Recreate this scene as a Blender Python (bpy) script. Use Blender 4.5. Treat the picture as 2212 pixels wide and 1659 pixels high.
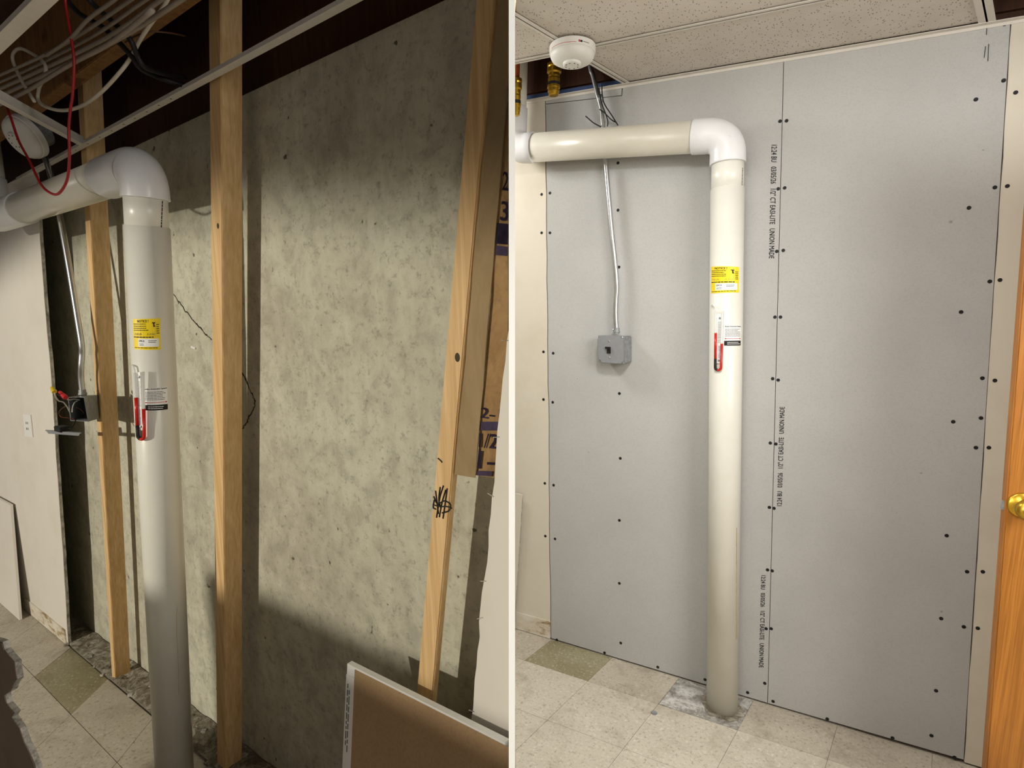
import bpy, bmesh, math, random
from mathutils import Vector, Matrix
random.seed(7)
for o in list(bpy.data.objects): bpy.data.objects.remove(o)
scn = bpy.context.scene
COL = scn.collection

# ------------------------------------------------------------------ camera maths (photo taken as 2212 x 1659)
IW, IH, F = 2212.0, 1659.0, 1200.0
PX, PY = IW/2, IH/2
def ray(x, y): return Vector((x-PX, -(y-PY), -F))          # camera frame: x right, y up, -z forward
def unit(v): return v/v.length
class Room:
    """A room standing on its own floor: local x along its wall (right), y into the wall, z up."""
    def __init__(s, H, V, base, depth):
        h = -unit(ray(*H)); v = unit(ray(*V))
        into = unit(v.cross(h))
        if into.z > 0: into = -into
        up = unit(h.cross(into))
        if up.y < 0: up = -up
        s.o = ray(*base)*(depth/F); s.h, s.i, s.u = h, into, up
    def setup(s, C):
        m = Matrix((s.h, s.i, s.u)).transposed().to_4x4(); m.translation = s.o
        s.M = C @ m                                           # room -> world
        s.inv = m.inverted()                                  # camera -> room
        s.cam = s.inv @ Vector((0,0,0)); s.rot = s.inv.to_3x3()
    def dir(s, x, y): return s.rot @ ray(x, y)
    def W(s, x, y, b=0.0):                                    # point at b metres in front of the wall
        d = s.dir(x, y); t = (-b-s.cam.y)/d.y; return s.cam + d*t
    def G(s, x, y, c=0.0):                                    # point at height c above the floor
        d = s.dir(x, y); t = (c-s.cam.z)/d.z; return s.cam + d*t
    def depth(s, p): return -(s.inv.inverted() @ p).z
RR = Room((-1312,628), (1313,13400), (1658,1521), 2.16)      # repaired room (right)
LL = Room((-618,745), (517,6600), (465.6,1565), 2.10)        # opened-up room (left)
up = RR.u; fwd = Vector((0,0,-1)); yv = unit(fwd - up*fwd.dot(up)); xv = unit(yv.cross(up))
C3 = Matrix((xv, yv, up))                                     # camera -> world rotation
CAMH = -(RR.o.dot(up))
CAM = C3.to_4x4(); CAM.translation = Vector((0,0,CAMH))
RR.setup(CAM); LL.setup(CAM)

cam = bpy.data.cameras.new('camera'); camo = bpy.data.objects.new('camera', cam); COL.objects.link(camo)
cam.sensor_fit = 'HORIZONTAL'; cam.sensor_width = 36; cam.lens = 36*F/IW; cam.clip_start = 0.02
camo.matrix_world = CAM; scn.camera = camo

# ------------------------------------------------------------------ light and exposure
w = bpy.data.worlds.new('room_ambient'); scn.world = w; w.use_nodes = True
bg = w.node_tree.nodes['Background']; bg.inputs[0].default_value = (1.0,0.93,0.82,1); bg.inputs[1].default_value = 0.19
scn.view_settings.view_transform = 'Standard'; scn.view_settings.look = 'None'
scn.view_settings.exposure = 0.0; scn.view_settings.gamma = 1.0; scn.view_settings.use_curve_mapping = False
def area_light(name, room, loc, target, sx, sy, power, col):
    l = bpy.data.lights.new(name, 'AREA'); l.shape = 'RECTANGLE'; l.size = sx; l.size_y = sy; l.energy = power; l.color = col
    o = bpy.data.objects.new(name, l); COL.objects.link(o)
    p = room.M @ Vector(loc); t = room.M @ Vector(target)
    o.matrix_world = Matrix.Translation(p) @ (t-p).to_track_quat('-Z','Y').to_matrix().to_4x4()
    return o
def spot_light(name, room, loc, target, deg, blend, power, col, rad, sy=1.0):
    l = bpy.data.lights.new(name, 'SPOT'); l.spot_size = math.radians(deg); l.spot_blend = blend; l.energy = power; l.color = col; l.shadow_soft_size = rad
    o = bpy.data.objects.new(name, l); COL.objects.link(o)
    p = room.M @ Vector(loc); t = room.M @ Vector(target)
    o.matrix_world = Matrix.Translation(p) @ (t-p).to_track_quat('-Z','Y').to_matrix().to_4x4() @ Matrix.Diagonal((1,sy,1,1))
    return o
# a fluorescent fixture in the right room's ceiling, two unseen fill lamps added, a work light on the floor side of the left room
def in_room(room, x, y, z): return tuple(room.inv @ Vector((x, y, -z)))      # camera-frame metres -> room
area_light('ceiling_troffer', RR, in_room(RR,0.26,0.90,0.85), in_room(RR,0.31,0.0,1.0), 0.26, 0.26, 17, (1.0,0.985,0.955))
area_light('rear_fill_lamp', RR, in_room(RR,1.38,0.50,-0.28), in_room(RR,0.85,-1.0,1.9), 1.0, 0.9, 33, (1.0,0.985,0.955))  # added fill below ceiling height, brightens the lower wall and divider edge
area_light('corner_fill_lamp', RR, (-1.70,-0.58,2.28), (-0.45,-0.20,0.8), 0.28, 0.28, 11, (1.0,0.98,0.94))  # added fill hidden behind the left wall, rakes the pipe from the left
spot_light('work_light', LL, (-0.35,-4.0,1.95), (-0.05,0,0.60), 86, 0.30, 470, (1.0,0.94,0.80), 0.05, 0.375)

# ------------------------------------------------------------------ materials
MATS = {}
def rgb(r, g, b):
    f = lambda c: (c/255/12.92) if c/255 <= 0.04045 else ((c/255+0.055)/1.055)**2.4
    return (f(r), f(g), f(b), 1)
class NT:
    def __init__(s, name, rough=0.7, metal=0.0, spec=0.4):
        s.m = bpy.data.materials.new(name); s.m.use_nodes = True; s.t = s.m.node_tree; s.n = s.t.nodes
        s.b = s.n['Principled BSDF']; s.b.inputs['Roughness'].default_value = rough; s.b.inputs['Metallic'].default_value = metal
        s.b.inputs['Specular IOR Level'].default_value = spec
        s.co = s.n.new('ShaderNodeTexCoord'); MATS[name] = s.m
    def L(s, a, b): s.t.links.new(a, b)
    def vec(s, scale=(1,1,1), rot=(0,0,0)):
        m = s.n.new('ShaderNodeMapping'); m.inputs['Scale'].default_value = scale; m.inputs['Rotation'].default_value = rot
        s.L(s.co.outputs['Object'], m.inputs[0]); return m.outputs[0]
    def noise(s, scale, detail=4, rough=0.6, vs=(1,1,1), dist=0.0):
        t = s.n.new('ShaderNodeTexNoise'); t.inputs['Scale'].default_value = scale; t.inputs['Detail'].default_value = detail
        t.inputs['Roughness'].default_value = rough; t.inputs['Distortion'].default_value = dist
        s.L(s.vec(vs), t.inputs['Vector']); return t.outputs[0]
    def voro(s, scale, vs=(1,1,1)):
        t = s.n.new('ShaderNodeTexVoronoi'); t.inputs['Scale'].default_value = scale; s.L(s.vec(vs), t.inputs['Vector']); return t.outputs[0]
    def ramp(s, fac, stops):
        r = s.n.new('ShaderNodeValToRGB'); e = r.color_ramp.elements
        while len(e) < len(stops): e.new(0.5)
        for k, (p, c) in enumerate(stops): e[k].position = p; e[k].color = c if len(c) == 4 else (*c, 1)
        s.L(fac, r.inputs[0]); return r.outputs[0]
    def mix(s, fac, a, b, mode='MIX'):
        m = s.n.new('ShaderNodeMix'); m.data_type = 'RGBA'; m.blend_type = mode
        for sock, v in ((m.inputs[0], fac), (m.inputs[6], a), (m.inputs[7], b)):
            if hasattr(v, 'is_output'): s.L(v, sock)
            else: sock.default_value = v
        return m.outputs[2]
    def base(s, c):
        if hasattr(c, 'is_output'): s.L(c, s.b.inputs['Base Color'])
        else: s.b.inputs['Base Color'].default_value = c
    def bump(s, h, strength=0.2, dist=0.01):
        b = s.n.new('ShaderNodeBump'); b.inputs['Strength'].default_value = strength; b.inputs['Distance'].default_value = dist
        s.L(h, b.inputs['Height']); s.L(b.outputs[0], s.b.inputs['Normal'])
BK = (0,0,0,1); WH = (1,1,1,1)
def plain(name, c, rough=0.6, metal=0.0, var=0.12, scale=30, spec=0.4):
    t = NT(name, rough, metal, spec); n = t.noise(scale, 4)
    lo = tuple(x*(1-var) for x in c[:3])+(1,); hi = tuple(min(1, x*(1+var)) for x in c[:3])+(1,)
    t.base(t.ramp(n, [(0.3, lo), (0.7, hi)])); return t.m

def mat_concrete(name):
    t = NT(name, 0.9, 0, 0.25)
    big = t.noise(1.7, 4, 0.6, (1,1,0.9), 0.4); mid = t.noise(13, 9, 0.72, (1,1,0.9), 0.35); streak = t.noise(7, 3, 0.55, (4,1,0.25))
    c = t.ramp(big, [(0.30, rgb(176,170,152)), (0.50, rgb(196,192,172)), (0.72, rgb(204,202,182))])
    c = t.mix(t.ramp(mid, [(0.38, (0.42,)*3), (0.52, BK)]), c, rgb(140,136,122))
    c = t.mix(t.ramp(mid, [(0.54, BK), (0.72, (0.45,)*3)]), c, rgb(222,220,202))
    c = t.mix(t.ramp(streak, [(0.40, (0.14,)*3), (0.56, BK)]), c, rgb(150,148,132))
    fine = t.noise(60, 8, 0.78)
    c = t.mix(t.ramp(fine, [(0.36, (0.6,)*3), (0.47, BK)]), c, rgb(128,124,110))
    pit = t.noise(30, 2, 0.4); c = t.mix(t.ramp(pit, [(0.225, (0.9,)*3), (0.255, BK)]), c, rgb(84,78,66))
    t.base(c); t.bump(fine, 0.25, 0.004)
mat_concrete('concrete')
def mat_wood(name, a, b, d, knot=True):
    t = NT(name, 0.65, 0, 0.3)
    g = t.noise(14, 5, 0.6, (5,5,0.18), 0.3); fine = t.noise(60, 3, 0.6, (3,3,0.06)); sp = t.noise(4.2, 2, 0.4, (1.5,1.5,0.8))
    c = t.ramp(g, [(0.3, a), (0.62, b)]); c = t.mix(t.ramp(fine, [(0.35, (0.35,)*3), (0.6, BK)]), c, d)
    if knot:
        k = t.noise(7, 2, 0.3, (1.6,1.6,0.9)); c = t.mix(t.ramp(k, [(0.25, (0.95,)*3), (0.29, BK)]), c, rgb(92,58,26))
        dust = t.noise(24, 5, 0.7, (1,1,0.5)); c = t.mix(t.ramp(dust, [(0.66, BK), (0.72, (0.5,)*3)]), c, rgb(214,200,176))
    t.base(c); t.bump(fine, 0.12, 0.003)
mat_wood('pine', rgb(204,166,112), rgb(228,194,144), rgb(182,138,84))
mat_wood('joist_wood', rgb(118,82,42), rgb(150,108,60), rgb(96,62,30))
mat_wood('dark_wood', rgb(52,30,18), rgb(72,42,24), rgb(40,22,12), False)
t = NT('oak', 0.45, 0, 0.4); g = t.noise(20, 5, 0.65, (6,6,0.12), 0.4); f2 = t.noise(90, 3, 0.6, (3,3,0.05))
c = t.ramp(g, [(0.3, rgb(132,82,26)), (0.6, rgb(164,106,40))]); c = t.mix(t.ramp(f2, [(0.38, (0.45,)*3), (0.55, BK)]), c, rgb(120,70,20)); t.base(c)
def mat_paint(name, col, dirt, amt=0.5, rough=0.6):
    t = NT(name, rough, 0, 0.35); n = t.noise(3.0, 5, 0.65); f = t.noise(40, 4, 0.6)
    c = t.mix(t.ramp(n, [(0.5, BK), (0.78, (amt,)*3)]), col, dirt); t.base(c); t.bump(f, 0.05, 0.002)
mat_paint('white_paint', rgb(222,216,206), rgb(200,190,172), 0.4)
mat_paint('old_white_paint', rgb(214,206,190), rgb(196,184,160), 0.5)
mat_paint('divider_paint', rgb(250,250,246), rgb(246,246,240), 0.3)
t = NT('gypsum_edge', 0.9, 0, 0.2); n = t.noise(60, 5, 0.7, (1,1,0.6)); t.base(t.ramp(n, [(0.35, rgb(130,126,118)), (0.6, rgb(196,192,182))])); t.bump(n, 0.5, 0.004)
t = NT('grey_board', 0.85, 0, 0.25); n = t.noise(2.2, 4, 0.6); f = t.noise(220, 3, 0.6); sp = t.noise(34, 2, 0.3)
c = t.ramp(n, [(0.3, rgb(177,176,174)), (0.7, rgb(187,186,183))]); c = t.mix(t.ramp(f, [(0.36, (0.28,)*3), (0.5, BK)]), c, rgb(160,158,155))
c = t.mix(t.ramp(sp, [(0.20, (0.6,)*3), (0.225, BK)]), c, rgb(120,118,114)); t.base(c); t.bump(f, 0.06, 0.001)
t = NT('brown_board', 0.85, 0, 0.25); n = t.noise(3, 4); f = t.noise(180, 3); c = t.ramp(n, [(0.3, rgb(172,142,108)), (0.7, rgb(186,156,120))]); t.base(t.mix(t.ramp(f, [(0.36, (0.25,)*3), (0.5, BK)]), c, rgb(140,112,84)))
t = NT('kraft_paper', 0.8, 0, 0.3); n = t.noise(9, 6, 0.7, (1,1,0.7), 0.8); f = t.noise(50, 4); c = t.ramp(n, [(0.3, rgb(132,100,60)), (0.65, rgb(176,142,96))]); t.base(t.mix(t.ramp(f, [(0.36, (0.3,)*3), (0.5, BK)]), c, rgb(110,84,50))); t.bump(n, 0.5, 0.02)
t = NT('kraft_flange', 0.8, 0, 0.3); n = t.noise(8, 6, 0.7, (1,1,0.4), 0.6); c = t.ramp(n, [(0.3, rgb(138,116,82)), (0.65, rgb(166,142,106))]); t.base(c); t.bump(n, 0.4, 0.01)
def mat_pvc(name, c0, c1):
    t = NT(name, 0.32, 0, 0.5); n = t.noise(4, 5, 0.65); sc = t.noise(16, 6, 0.75, (1,1,1.6))
    c = t.ramp(n, [(0.35, c0), (0.65, c1)]); c = t.mix(t.ramp(sc, [(0.66, BK), (0.74, (0.45,)*3)]), c, rgb(170,164,150)); t.base(c)
mat_pvc('pvc_aged', rgb(208,203,188), rgb(216,211,197)); mat_pvc('pvc_pipe', rgb(222,220,209), rgb(229,227,217)); mat_pvc('pvc_fitting', rgb(224,224,226), rgb(231,231,233))
def mat_tile(name, a, b, s1, s2, amt=0.6):
    t = NT(name, 0.5, 0, 0.45); n = t.noise(4, 5, 0.65); fl = t.noise(95, 4, 0.65, (1,1.0,1), 0.4); gr = t.noise(7, 6, 0.7, (1,1,1), 0.5)
    c = t.ramp(n, [(0.35, a), (0.65, b)]); c = t.mix(t.ramp(fl, [(0.34, (0.75,)*3), (0.44, BK)]), c, s1); c = t.mix(t.ramp(fl, [(0.58, BK), (0.66, (0.75,)*3)]), c, s2)
    c = t.mix(t.ramp(gr, [(0.52, BK), (0.72, (amt,)*3)]), c, s1); t.base(c)
mat_tile('floor_vinyl', rgb(192,184,168), rgb(203,195,179), rgb(150,140,120), rgb(222,215,200))
mat_tile('floor_vinyl_dusty', rgb(180,170,154), rgb(192,183,167), rgb(134,124,106), rgb(208,200,186))
mat_tile('olive_tile', rgb(140,132,100), rgb(156,149,120), rgb(116,108,80), rgb(196,192,176), 0.6)
t = NT('cement_patch', 0.95, 0, 0.2); n = t.noise(11, 7, 0.75, (1,1,1), 1.0); f = t.noise(70, 5, 0.7); c = t.ramp(n, [(0.32, rgb(96,92,86)), (0.5, rgb(158,154,146)), (0.64, rgb(206,204,198))]); t.base(t.mix(t.ramp(f, [(0.36, (0.5,)*3), (0.5, BK)]), c, rgb(86,80,72))); t.bump(n, 0.5, 0.008)
t = NT('rubble', 0.95, 0, 0.2); n = t.noise(24, 7, 0.8, (1,1,1), 0.8); t.base(t.ramp(n, [(0.32, rgb(92,82,68)), (0.48, rgb(144,134,116)), (0.62, rgb(204,198,184))])); t.bump(n, 0.8, 0.02)
t = NT('ceiling_tile', 0.9, 0, 0.2); d = t.voro(120, (1.0,0.55,1)); d2 = t.noise(170, 2, 0.5, (1,1,1), 1.0); n = t.noise(6, 4)
c = t.ramp(n, [(0.3, rgb(206,197,186)), (0.7, rgb(216,208,198))]); c = t.mix(t.ramp(d, [(0.17, (0.8,)*3), (0.22, BK)]), c, rgb(96,84,72)); c = t.mix(t.ramp(d2, [(0.26, (0.8,)*3), (0.29, BK)]), c, rgb(90,80,70)); t.base(c); t.bump(d2, 0.15, 0.001)
t = NT('stained_base', 0.85, 0, 0.25); n = t.noise(16, 6, 0.7, (0.5,1,1), 0.6); c = t.ramp(n, [(0.36, rgb(150,124,86)), (0.46, rgb(206,196,176)), (0.62, rgb(218,212,198))]); t.base(c)
mat_paint('chunk_paper', rgb(132,116,102), rgb(100,86,74), 0.7, 0.9)
plain('grid_white', rgb(214,208,198), 0.5, 0, 0.04)
plain('grid_paint', rgb(224,218,210), 0.5, 0, 0.05)
plain('steel', (0.62,0.63,0.64,1), 0.28, 0.95, 0.08, 40)
plain('galvanised', (0.34,0.35,0.36,1), 0.5, 0.6, 0.25, 60)
plain('cover_grey', rgb(148,150,154), 0.45, 0.35, 0.05, 60)
plain('brass', rgb(190,150,50), 0.28, 0.9, 0.12, 40); plain('copper', rgb(130,62,36), 0.4, 0.8, 0.2, 30)
plain('rubber_black', rgb(18,17,16), 0.6); plain('cable_black', rgb(22,20,20), 0.6); plain('screw_black', rgb(20,20,22), 0.6)
plain('cable_white', rgb(196,186,168), 0.55); plain('cable_grey', rgb(150,138,126), 0.6); plain('wire_red', rgb(150,28,30), 0.45); plain('wire_brown', rgb(80,50,30), 0.6)
plain('wire_cream', rgb(214,208,190), 0.5); plain('nut_yellow', rgb(214,182,40), 0.5); plain('nut_red', rgb(200,40,44), 0.5)
plain('label_yellow', rgb(246,216,30), 0.4, 0, 0.03); plain('label_white', rgb(244,244,242), 0.4, 0, 0.02); plain('ink_black', rgb(24,22,22), 0.7); plain('ink_grey', rgb(110,108,106), 0.7, 0, 0.1); plain('ink_print', rgb(52,52,56), 0.8, 0, 0.2, 300)
plain('ink_red', rgb(190,50,50), 0.6); plain('ink_blue', rgb(70,110,170), 0.6); plain('ink_purple', rgb(62,48,74), 0.8, 0, 0.3, 80); plain('ink_brown', rgb(66,56,40), 0.8, 0, 0.2, 60)
plain('detector_plastic', rgb(230,228,222), 0.45, 0, 0.02); plain('outlet_plastic', rgb(232,230,226), 0.4, 0, 0.02); plain('foam_blue', rgb(60,80,120), 0.7)
plain('fluid_red', rgb(196,36,26), 0.25, 0, 0.08); plain('crack_dark', rgb(50,46,38), 0.9, 0, 0.2, 90); plain('rust', rgb(186,158,118), 0.8, 0, 0.2)
t = NT('clear_tube', 0.15, 0, 0.5); t.base((0.86,0.86,0.83,1)); t.b.inputs['Alpha'].default_value = 0.55

# ------------------------------------------------------------------ object helpers
ORG = {}
def _finish(o, room, parent, origin):
    COL.objects.link(o)
    if parent is None:
        o.matrix_world = room.M @ Matrix.Translation(origin); ORG[o.name] = Vector(origin)
    else:
        o.parent = parent; o.matrix_parent_inverse = Matrix.Identity(4); ORG[o.name] = ORG[parent.name]
def mesh_obj(name, room, verts, faces, mat, parent=None, origin=None, smooth=False, bevel=0.0):
    if parent is not None: org = ORG[parent.name]
    elif origin is not None: org = Vector(origin)
    else:
        xs = [v[0] for v in verts]; ys = [v[1] for v in verts]; zs = [v[2] for v in verts]
        org = Vector(((min(xs)+max(xs))/2, (min(ys)+max(ys))/2, min(zs)))
    me = bpy.data.meshes.new(name); me.from_pydata([tuple(Vector(v)-org) for v in verts], [], faces)
    bm = bmesh.new(); bm.from_mesh(me); bmesh.ops.recalc_face_normals(bm, faces=bm.faces)
    if bevel > 0: bmesh.ops.bevel(bm, geom=list(bm.edges), offset=bevel, segments=2, affect='EDGES', clamp_overlap=True)
    bm.to_mesh(me); bm.free(); me.materials.append(MATS[mat])
    if smooth:
        for p in me.polygons: p.use_smooth = True
    o = bpy.data.objects.new(name, me); _finish(o, room, parent, org); return o
def empty(name, room, origin):
    o = bpy.data.objects.new(name, None); o.empty_display_size = 0.05; _finish(o, room, None, Vector(origin)); return o
def tag(o, label=None, cat=None, group=None, kind=None):
    if label: o['label'] = label
    if cat: o['category'] = cat
    if group: o['group'] = group
    if kind: o['kind'] = kind
    return o
def join(*parts):
    V, Fc = [], []
    for v, f in parts:
        k = len(V); V += list(v); Fc += [tuple(i+k for i in q) for q in f]
    return V, Fc
def box(x0, x1, y0, y1, z0, z1):
    v = [Vector((x, y, z)) for z in (z0, z1) for y in (y0, y1) for x in (x0, x1)]
    return v, [(0,1,3,2),(4,6,7,5),(0,4,5,1),(2,3,7,6),(0,2,6,4),(1,5,7,3)]
def hexa(q0, q1):                                              # two quads (corner lists in the same order)
    return [Vector(p) for p in list(q0)+list(q1)], [(0,1,2,3),(7,6,5,4),(0,4,5,1),(1,5,6,2),(2,6,7,3),(3,7,4,0)]
def prism(poly, off):                                          # polygon of points, extruded by vector off
    n = len(poly); v = [Vector(p) for p in poly]+[Vector(p)+Vector(off) for p in poly]
    return v, [tuple(range(n)), tuple(range(2*n-1, n-1, -1))]+[(i, i+n, (i+1) % n+n, (i+1) % n) for i in range(n)]
def tube(path, r, n=10, caps=True):
    path = [Vector(p) for p in path]; m = len(path); rs = r if isinstance(r, (list, tuple)) else [r]*m
    V, Fc = [], []; d = unit(path[1]-path[0]); a = d.orthogonal().normalized()
    for i, p in enumerate(path):
        if i == 0: t = path[1]-path[0]
        elif i == m-1: t = path[-1]-path[-2]
        else: t = unit(path[i]-path[i-1])+unit(path[i+1]-path[i])
        t = unit(t) if t.length > 1e-9 else d
        a = unit(a-t*a.dot(t)); b = t.cross(a)
        for k in range(n):
            an = 2*math.pi*k/n; V.append(p+(a*math.cos(an)+b*math.sin(an))*rs[i])
    for i in range(m-1):
        for k in range(n):
            q = i*n+k; q2 = i*n+(k+1) % n; Fc.append((q, q2, q2+n, q+n))
    if caps: Fc += [tuple(range(n-1, -1, -1)), tuple(range((m-1)*n, m*n))]
    return V, Fc
def lathe(base, axis, prof, n=24):                              # prof: list of (height, radius)
    axis = unit(Vector(axis)); return tube([Vector(base)+axis*(h+1e-6*i) for i, (h, r) in enumerate(prof)], [max(r, 1e-4) for h, r in prof], n)
def smooth_path(pts, sub=6):
    pts = [Vector(p) for p in pts]; P = [pts[0]*2-pts[1]]+pts+[pts[-1]*2-pts[-2]]; out = []
    for i in range(1, len(P)-2):
        for k in range(sub):
            t = k/sub; p0, p1, p2, p3 = P[i-1:i+3]
            out.append(0.5*((2*p1)+(p2-p0)*t+(2*p0-5*p1+4*p2-p3)*t*t+(3*p1-p0-3*p2+p3)*t**3))
    return out+[pts[-1]]
_txt = {}
def text2d(body, bold=0.0):
    if (body, bold) in _txt: return _txt[(body, bold)]
    cu = bpy.data.curves.new('t', 'FONT'); cu.body = body; cu.resolution_u = 2; cu.fill_mode = 'FRONT'
    o = bpy.data.objects.new('t', cu); COL.objects.link(o); dg = bpy.context.evaluated_depsgraph_get(); dg.update()
    me = bpy.data.meshes.new_from_object(o.evaluated_get(dg)); v = [x.co.copy() for x in me.vertices]; f = [tuple(p.vertices) for p in me.polygons]
    bpy.data.objects.remove(o); bpy.data.curves.remove(cu); bpy.data.meshes.remove(me)
    x0 = min(p.x for p in v); x1 = max(p.x for p in v); y0 = min(p.y for p in v); y1 = max(p.y for p in v)
    v = [((p.x-x0)/(x1-x0), (p.y-y0)/(y1-y0)) for p in v]
    if bold > 0:                                               # heavier strokes: the same letters again, shifted a little
        m = len(v); dx = bold/(x1-x0); v2 = []; f2 = []
        for i, (sx, sy) in enumerate(((-1,-1),(1,-1),(1,1),(-1,1),(0,0))):
            v2 += [(a+sx*dx, b+sy*bold*0.7) for a, b in v]; f2 += [tuple(k+i*m for k in q) for q in f]
        v, f = v2, f2
    _txt[(body, bold)] = (v, f); return _txt[(body, bold)]
def bil(q, s, t):                                               # quad: start-base, end-base, end-top, start-top
    return [(q[0][i]*(1-s)+q[1][i]*s)*(1-t)+(q[3][i]*(1-s)+q[2][i]*s)*t for i in range(len(q[0]))]
def text_on_quad(body, q, bold=0.0):
    v, f = text2d(body, bold); return [Vector(bil(q, s, t)) for s, t in v], f
def clipx(poly, room, xmin):                                    # keep the side right of the divider
    def X(p): return (room.inv.inverted() @ Vector(p)).x-xmin
    out = []
    for i in range(len(poly)):
        a, b = Vector(poly[i]), Vector(poly[(i+1) % len(poly)]); xa, xb = X(a), X(b)
        if xa >= 0: out.append(a)
        if xa*xb < 0: out.append(a+(b-a)*(xa/(xa-xb)))
    return out
V3 = Vector
def trim_left(o, room, lim=-0.0062):                             # cut a mesh so that it stays left of the divider
    m = room.inv.inverted(); org = ORG[o.name]; nrm = m.to_3x3().transposed() @ V3((1,0,0))
    d = V3((lim,0,0)); pt = room.inv @ V3((lim,0,-1.0))
    bm = bmesh.new(); bm.from_mesh(o.data)
    r = bmesh.ops.bisect_plane(bm, geom=list(bm.verts)+list(bm.edges)+list(bm.faces), plane_co=pt-org, plane_no=nrm, clear_outer=True)
    ed = [e for e in bm.edges if e.is_boundary]
    if ed: bmesh.ops.holes_fill(bm, edges=ed)
    bmesh.ops.recalc_face_normals(bm, faces=bm.faces); bm.to_mesh(o.data); bm.free()
def wl(room, pts, b): return [room.W(x, y, b) for x, y in pts]

# ------------------------------------------------------------------ the right room: wall
R = RR
CE = 2.388
def ragged(p0, p1, n, amp):
    p0, p1 = Vector(p0), Vector(p1); out = []
    for i in range(n+1):
        p = p0.lerp(p1, i/n)
        if 0 < i < n: p = p+V3((random.uniform(-amp, amp), 0, random.uniform(-amp, amp)))
        out.append(p)
    return out
lean = lambda z, a0, a1: a0+(a1-a0)*z/CE
wallR = mesh_obj('wall_right', R, *box(-2.4, 1.3, 0.0145, 0.10, 0, 2.75), 'dark_wood'); tag(wallR, 'framed basement wall newly closed with grey plasterboard', None, None, 'structure')
aL0, aL1 = R.W(1190,1384).x, R.W(1178,215).x                    # left edge of the new board, floor and ceiling
aS0, aS1 = R.W(1658,1521).x, R.W(1693,128).x                    # seam
aR0, aR1 = R.W(2081,1653).x, R.W(2184,45).x                     # right edge
zs = R.W(1177,226).z; zs2 = R.W(1344,207).z; ast = R.W(1344,200).x
TH = V3((0, 0.0125, 0))
def panel(poly, mat, label):
    o = mesh_obj('drywall_panel', R, *prism(poly, TH), mat, wallR); o['label'] = label; return o
g = 0.0016
edgeL = ragged((aL0, 0, 0.005), (lean(zs, aL0, aL1), 0, zs), 26, 0.0022)
pOldL = panel([V3((-2.3,0,0.004))]+[V3((p.x-g*1.6,0,max(p.z,0.004))) for p in edgeL]+[V3((lean(CE,aL0,aL1)-g,0,CE)), V3((-2.3,0,CE))], 'old_white_paint', 'old cream-white painted plasterboard left of the new grey board')
pL = panel([V3((p.x+g,0,p.z)) for p in edgeL]+[V3((ast,0,zs2)), V3((ast+0.002,0,CE)), V3((aS1-g*0.6,0,CE)), V3((aS0-g*0.6,0,0.005))][0:4], 'grey_board', 'left sheet of new grey plasterboard behind the white pipe')
pST = panel([V3((lean(zs,aL0,aL1)+g,0,zs+0.003)), V3((ast-0.003,0,zs2+0.003)), V3((ast-0.003,0,CE-0.012)), V3((lean(CE,aL0,aL1)+g,0,CE-0.012))], 'grey_board', 'narrow grey plasterboard filler strip under the ceiling opening')
pRt = panel([V3((aS0+g*0.6,0,0.005)), V3((aR0-g,0,0.012)), V3((aR1-g,0,CE)), V3((aS1+g*0.6,0,CE))], 'grey_board', 'right sheet of new grey plasterboard')
edgeR = ragged((aR0+g, 0, 0.004), (aR1+g, 0, CE), 30, 0.0015)
pOldR = panel(edgeR+[V3((1.3,0,CE)), V3((1.3,0,0.004))], 'old_white_paint', 'old cream-white painted plasterboard right of the new grey board')
SCREWS = [(1170,420),(1188,417),(1335,352),(1335,454),(1338,189),(1685,262),(1699,261),(1681,408),(1695,406),(2108,215),(2168,174),(2194,200),(2149,405),(2176,402),(2093,449),(2170,52),
 (1170,503),(1188,503),(1337,577),(1678,543),(1692,541),(1674,685),(1686,685),(1669,818),(1681,821),(1664,957),(1676,959),(1662,1096),(1672,1098),(1338,850),(1340,990),(1174,760),(1195,763),(1174,863),(1194,869),
 (2138,608),(2160,605),(2076,674),(2122,817),(2149,822),(2059,911),(2119,903),(2108,967),(2136,967),(1177,1044),(1196,1048),(1338,1124),(1178,1158),(1199,1164),(1338,1260),(2045,1157),(2089,1235),(2123,1235),(1341,1389),
 (1658,1231),(1668,1233),(1655,1358),(1666,1358),(2033,1336),(2082,1354),(2112,1357),(2022,1492),(1203,1382),(1306,1410),(1421,1441),(1523,1468),(1615,1496),(1652,1476),(1670,1515),(1787,1553),(1928,1594),(2012,1589),(2062,1636),(1181,1374)]
for x, y in SCREWS:
    p = R.W(x, y); al = lean(p.z, aL0, aL1); asx = lean(p.z, aS0, aS1); ar = lean(p.z, aR0, aR1)
    par = pOldL if p.x < al else (pOldR if p.x > ar else (pL if p.x < asx else pRt))
    if y == 189: par = pST
    mesh_obj('drywall_screw', R, *lathe(p+V3((0,0.004,0)), (0,-1,0), [(0,0.0062),(0.0047,0.0062),(0.0052,0.0045),(0.0046,0.0012)], 10), 'screw_black', par)
LINE = '12:24 BU   03/05/26   1/2" CT EASI-LITE   UNION MADE'
def wall_text(quad, par):
    q = wl(R, quad, 0.0009); o = mesh_obj('printed_text', R, *text_on_quad(LINE, q, 0.014), 'ink_print', par); return o
wall_text([(1666.6,313),(1661,558),(1672.5,558),(1679,313)], pL)
wall_text([(1644.5,1243),(1639.5,1442),(1649.5,1442),(1654,1243)], pL)
wall_text([(1688.7,1093),(1695,879),(1684,879),(1678,1093)], pRt)
for x0, y0, x1, y1 in ((2132,57,2131,75),(2136,95,2134,132),(2129,100,2126,125)):   # pencil ticks by the top right corner
    a, b = R.W(x0,y0,0.0008), R.W(x1,y1,0.0008); mesh_obj('pencil_mark', R, *tube([a,b],0.0009,5), 'ink_print', pRt)
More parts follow.
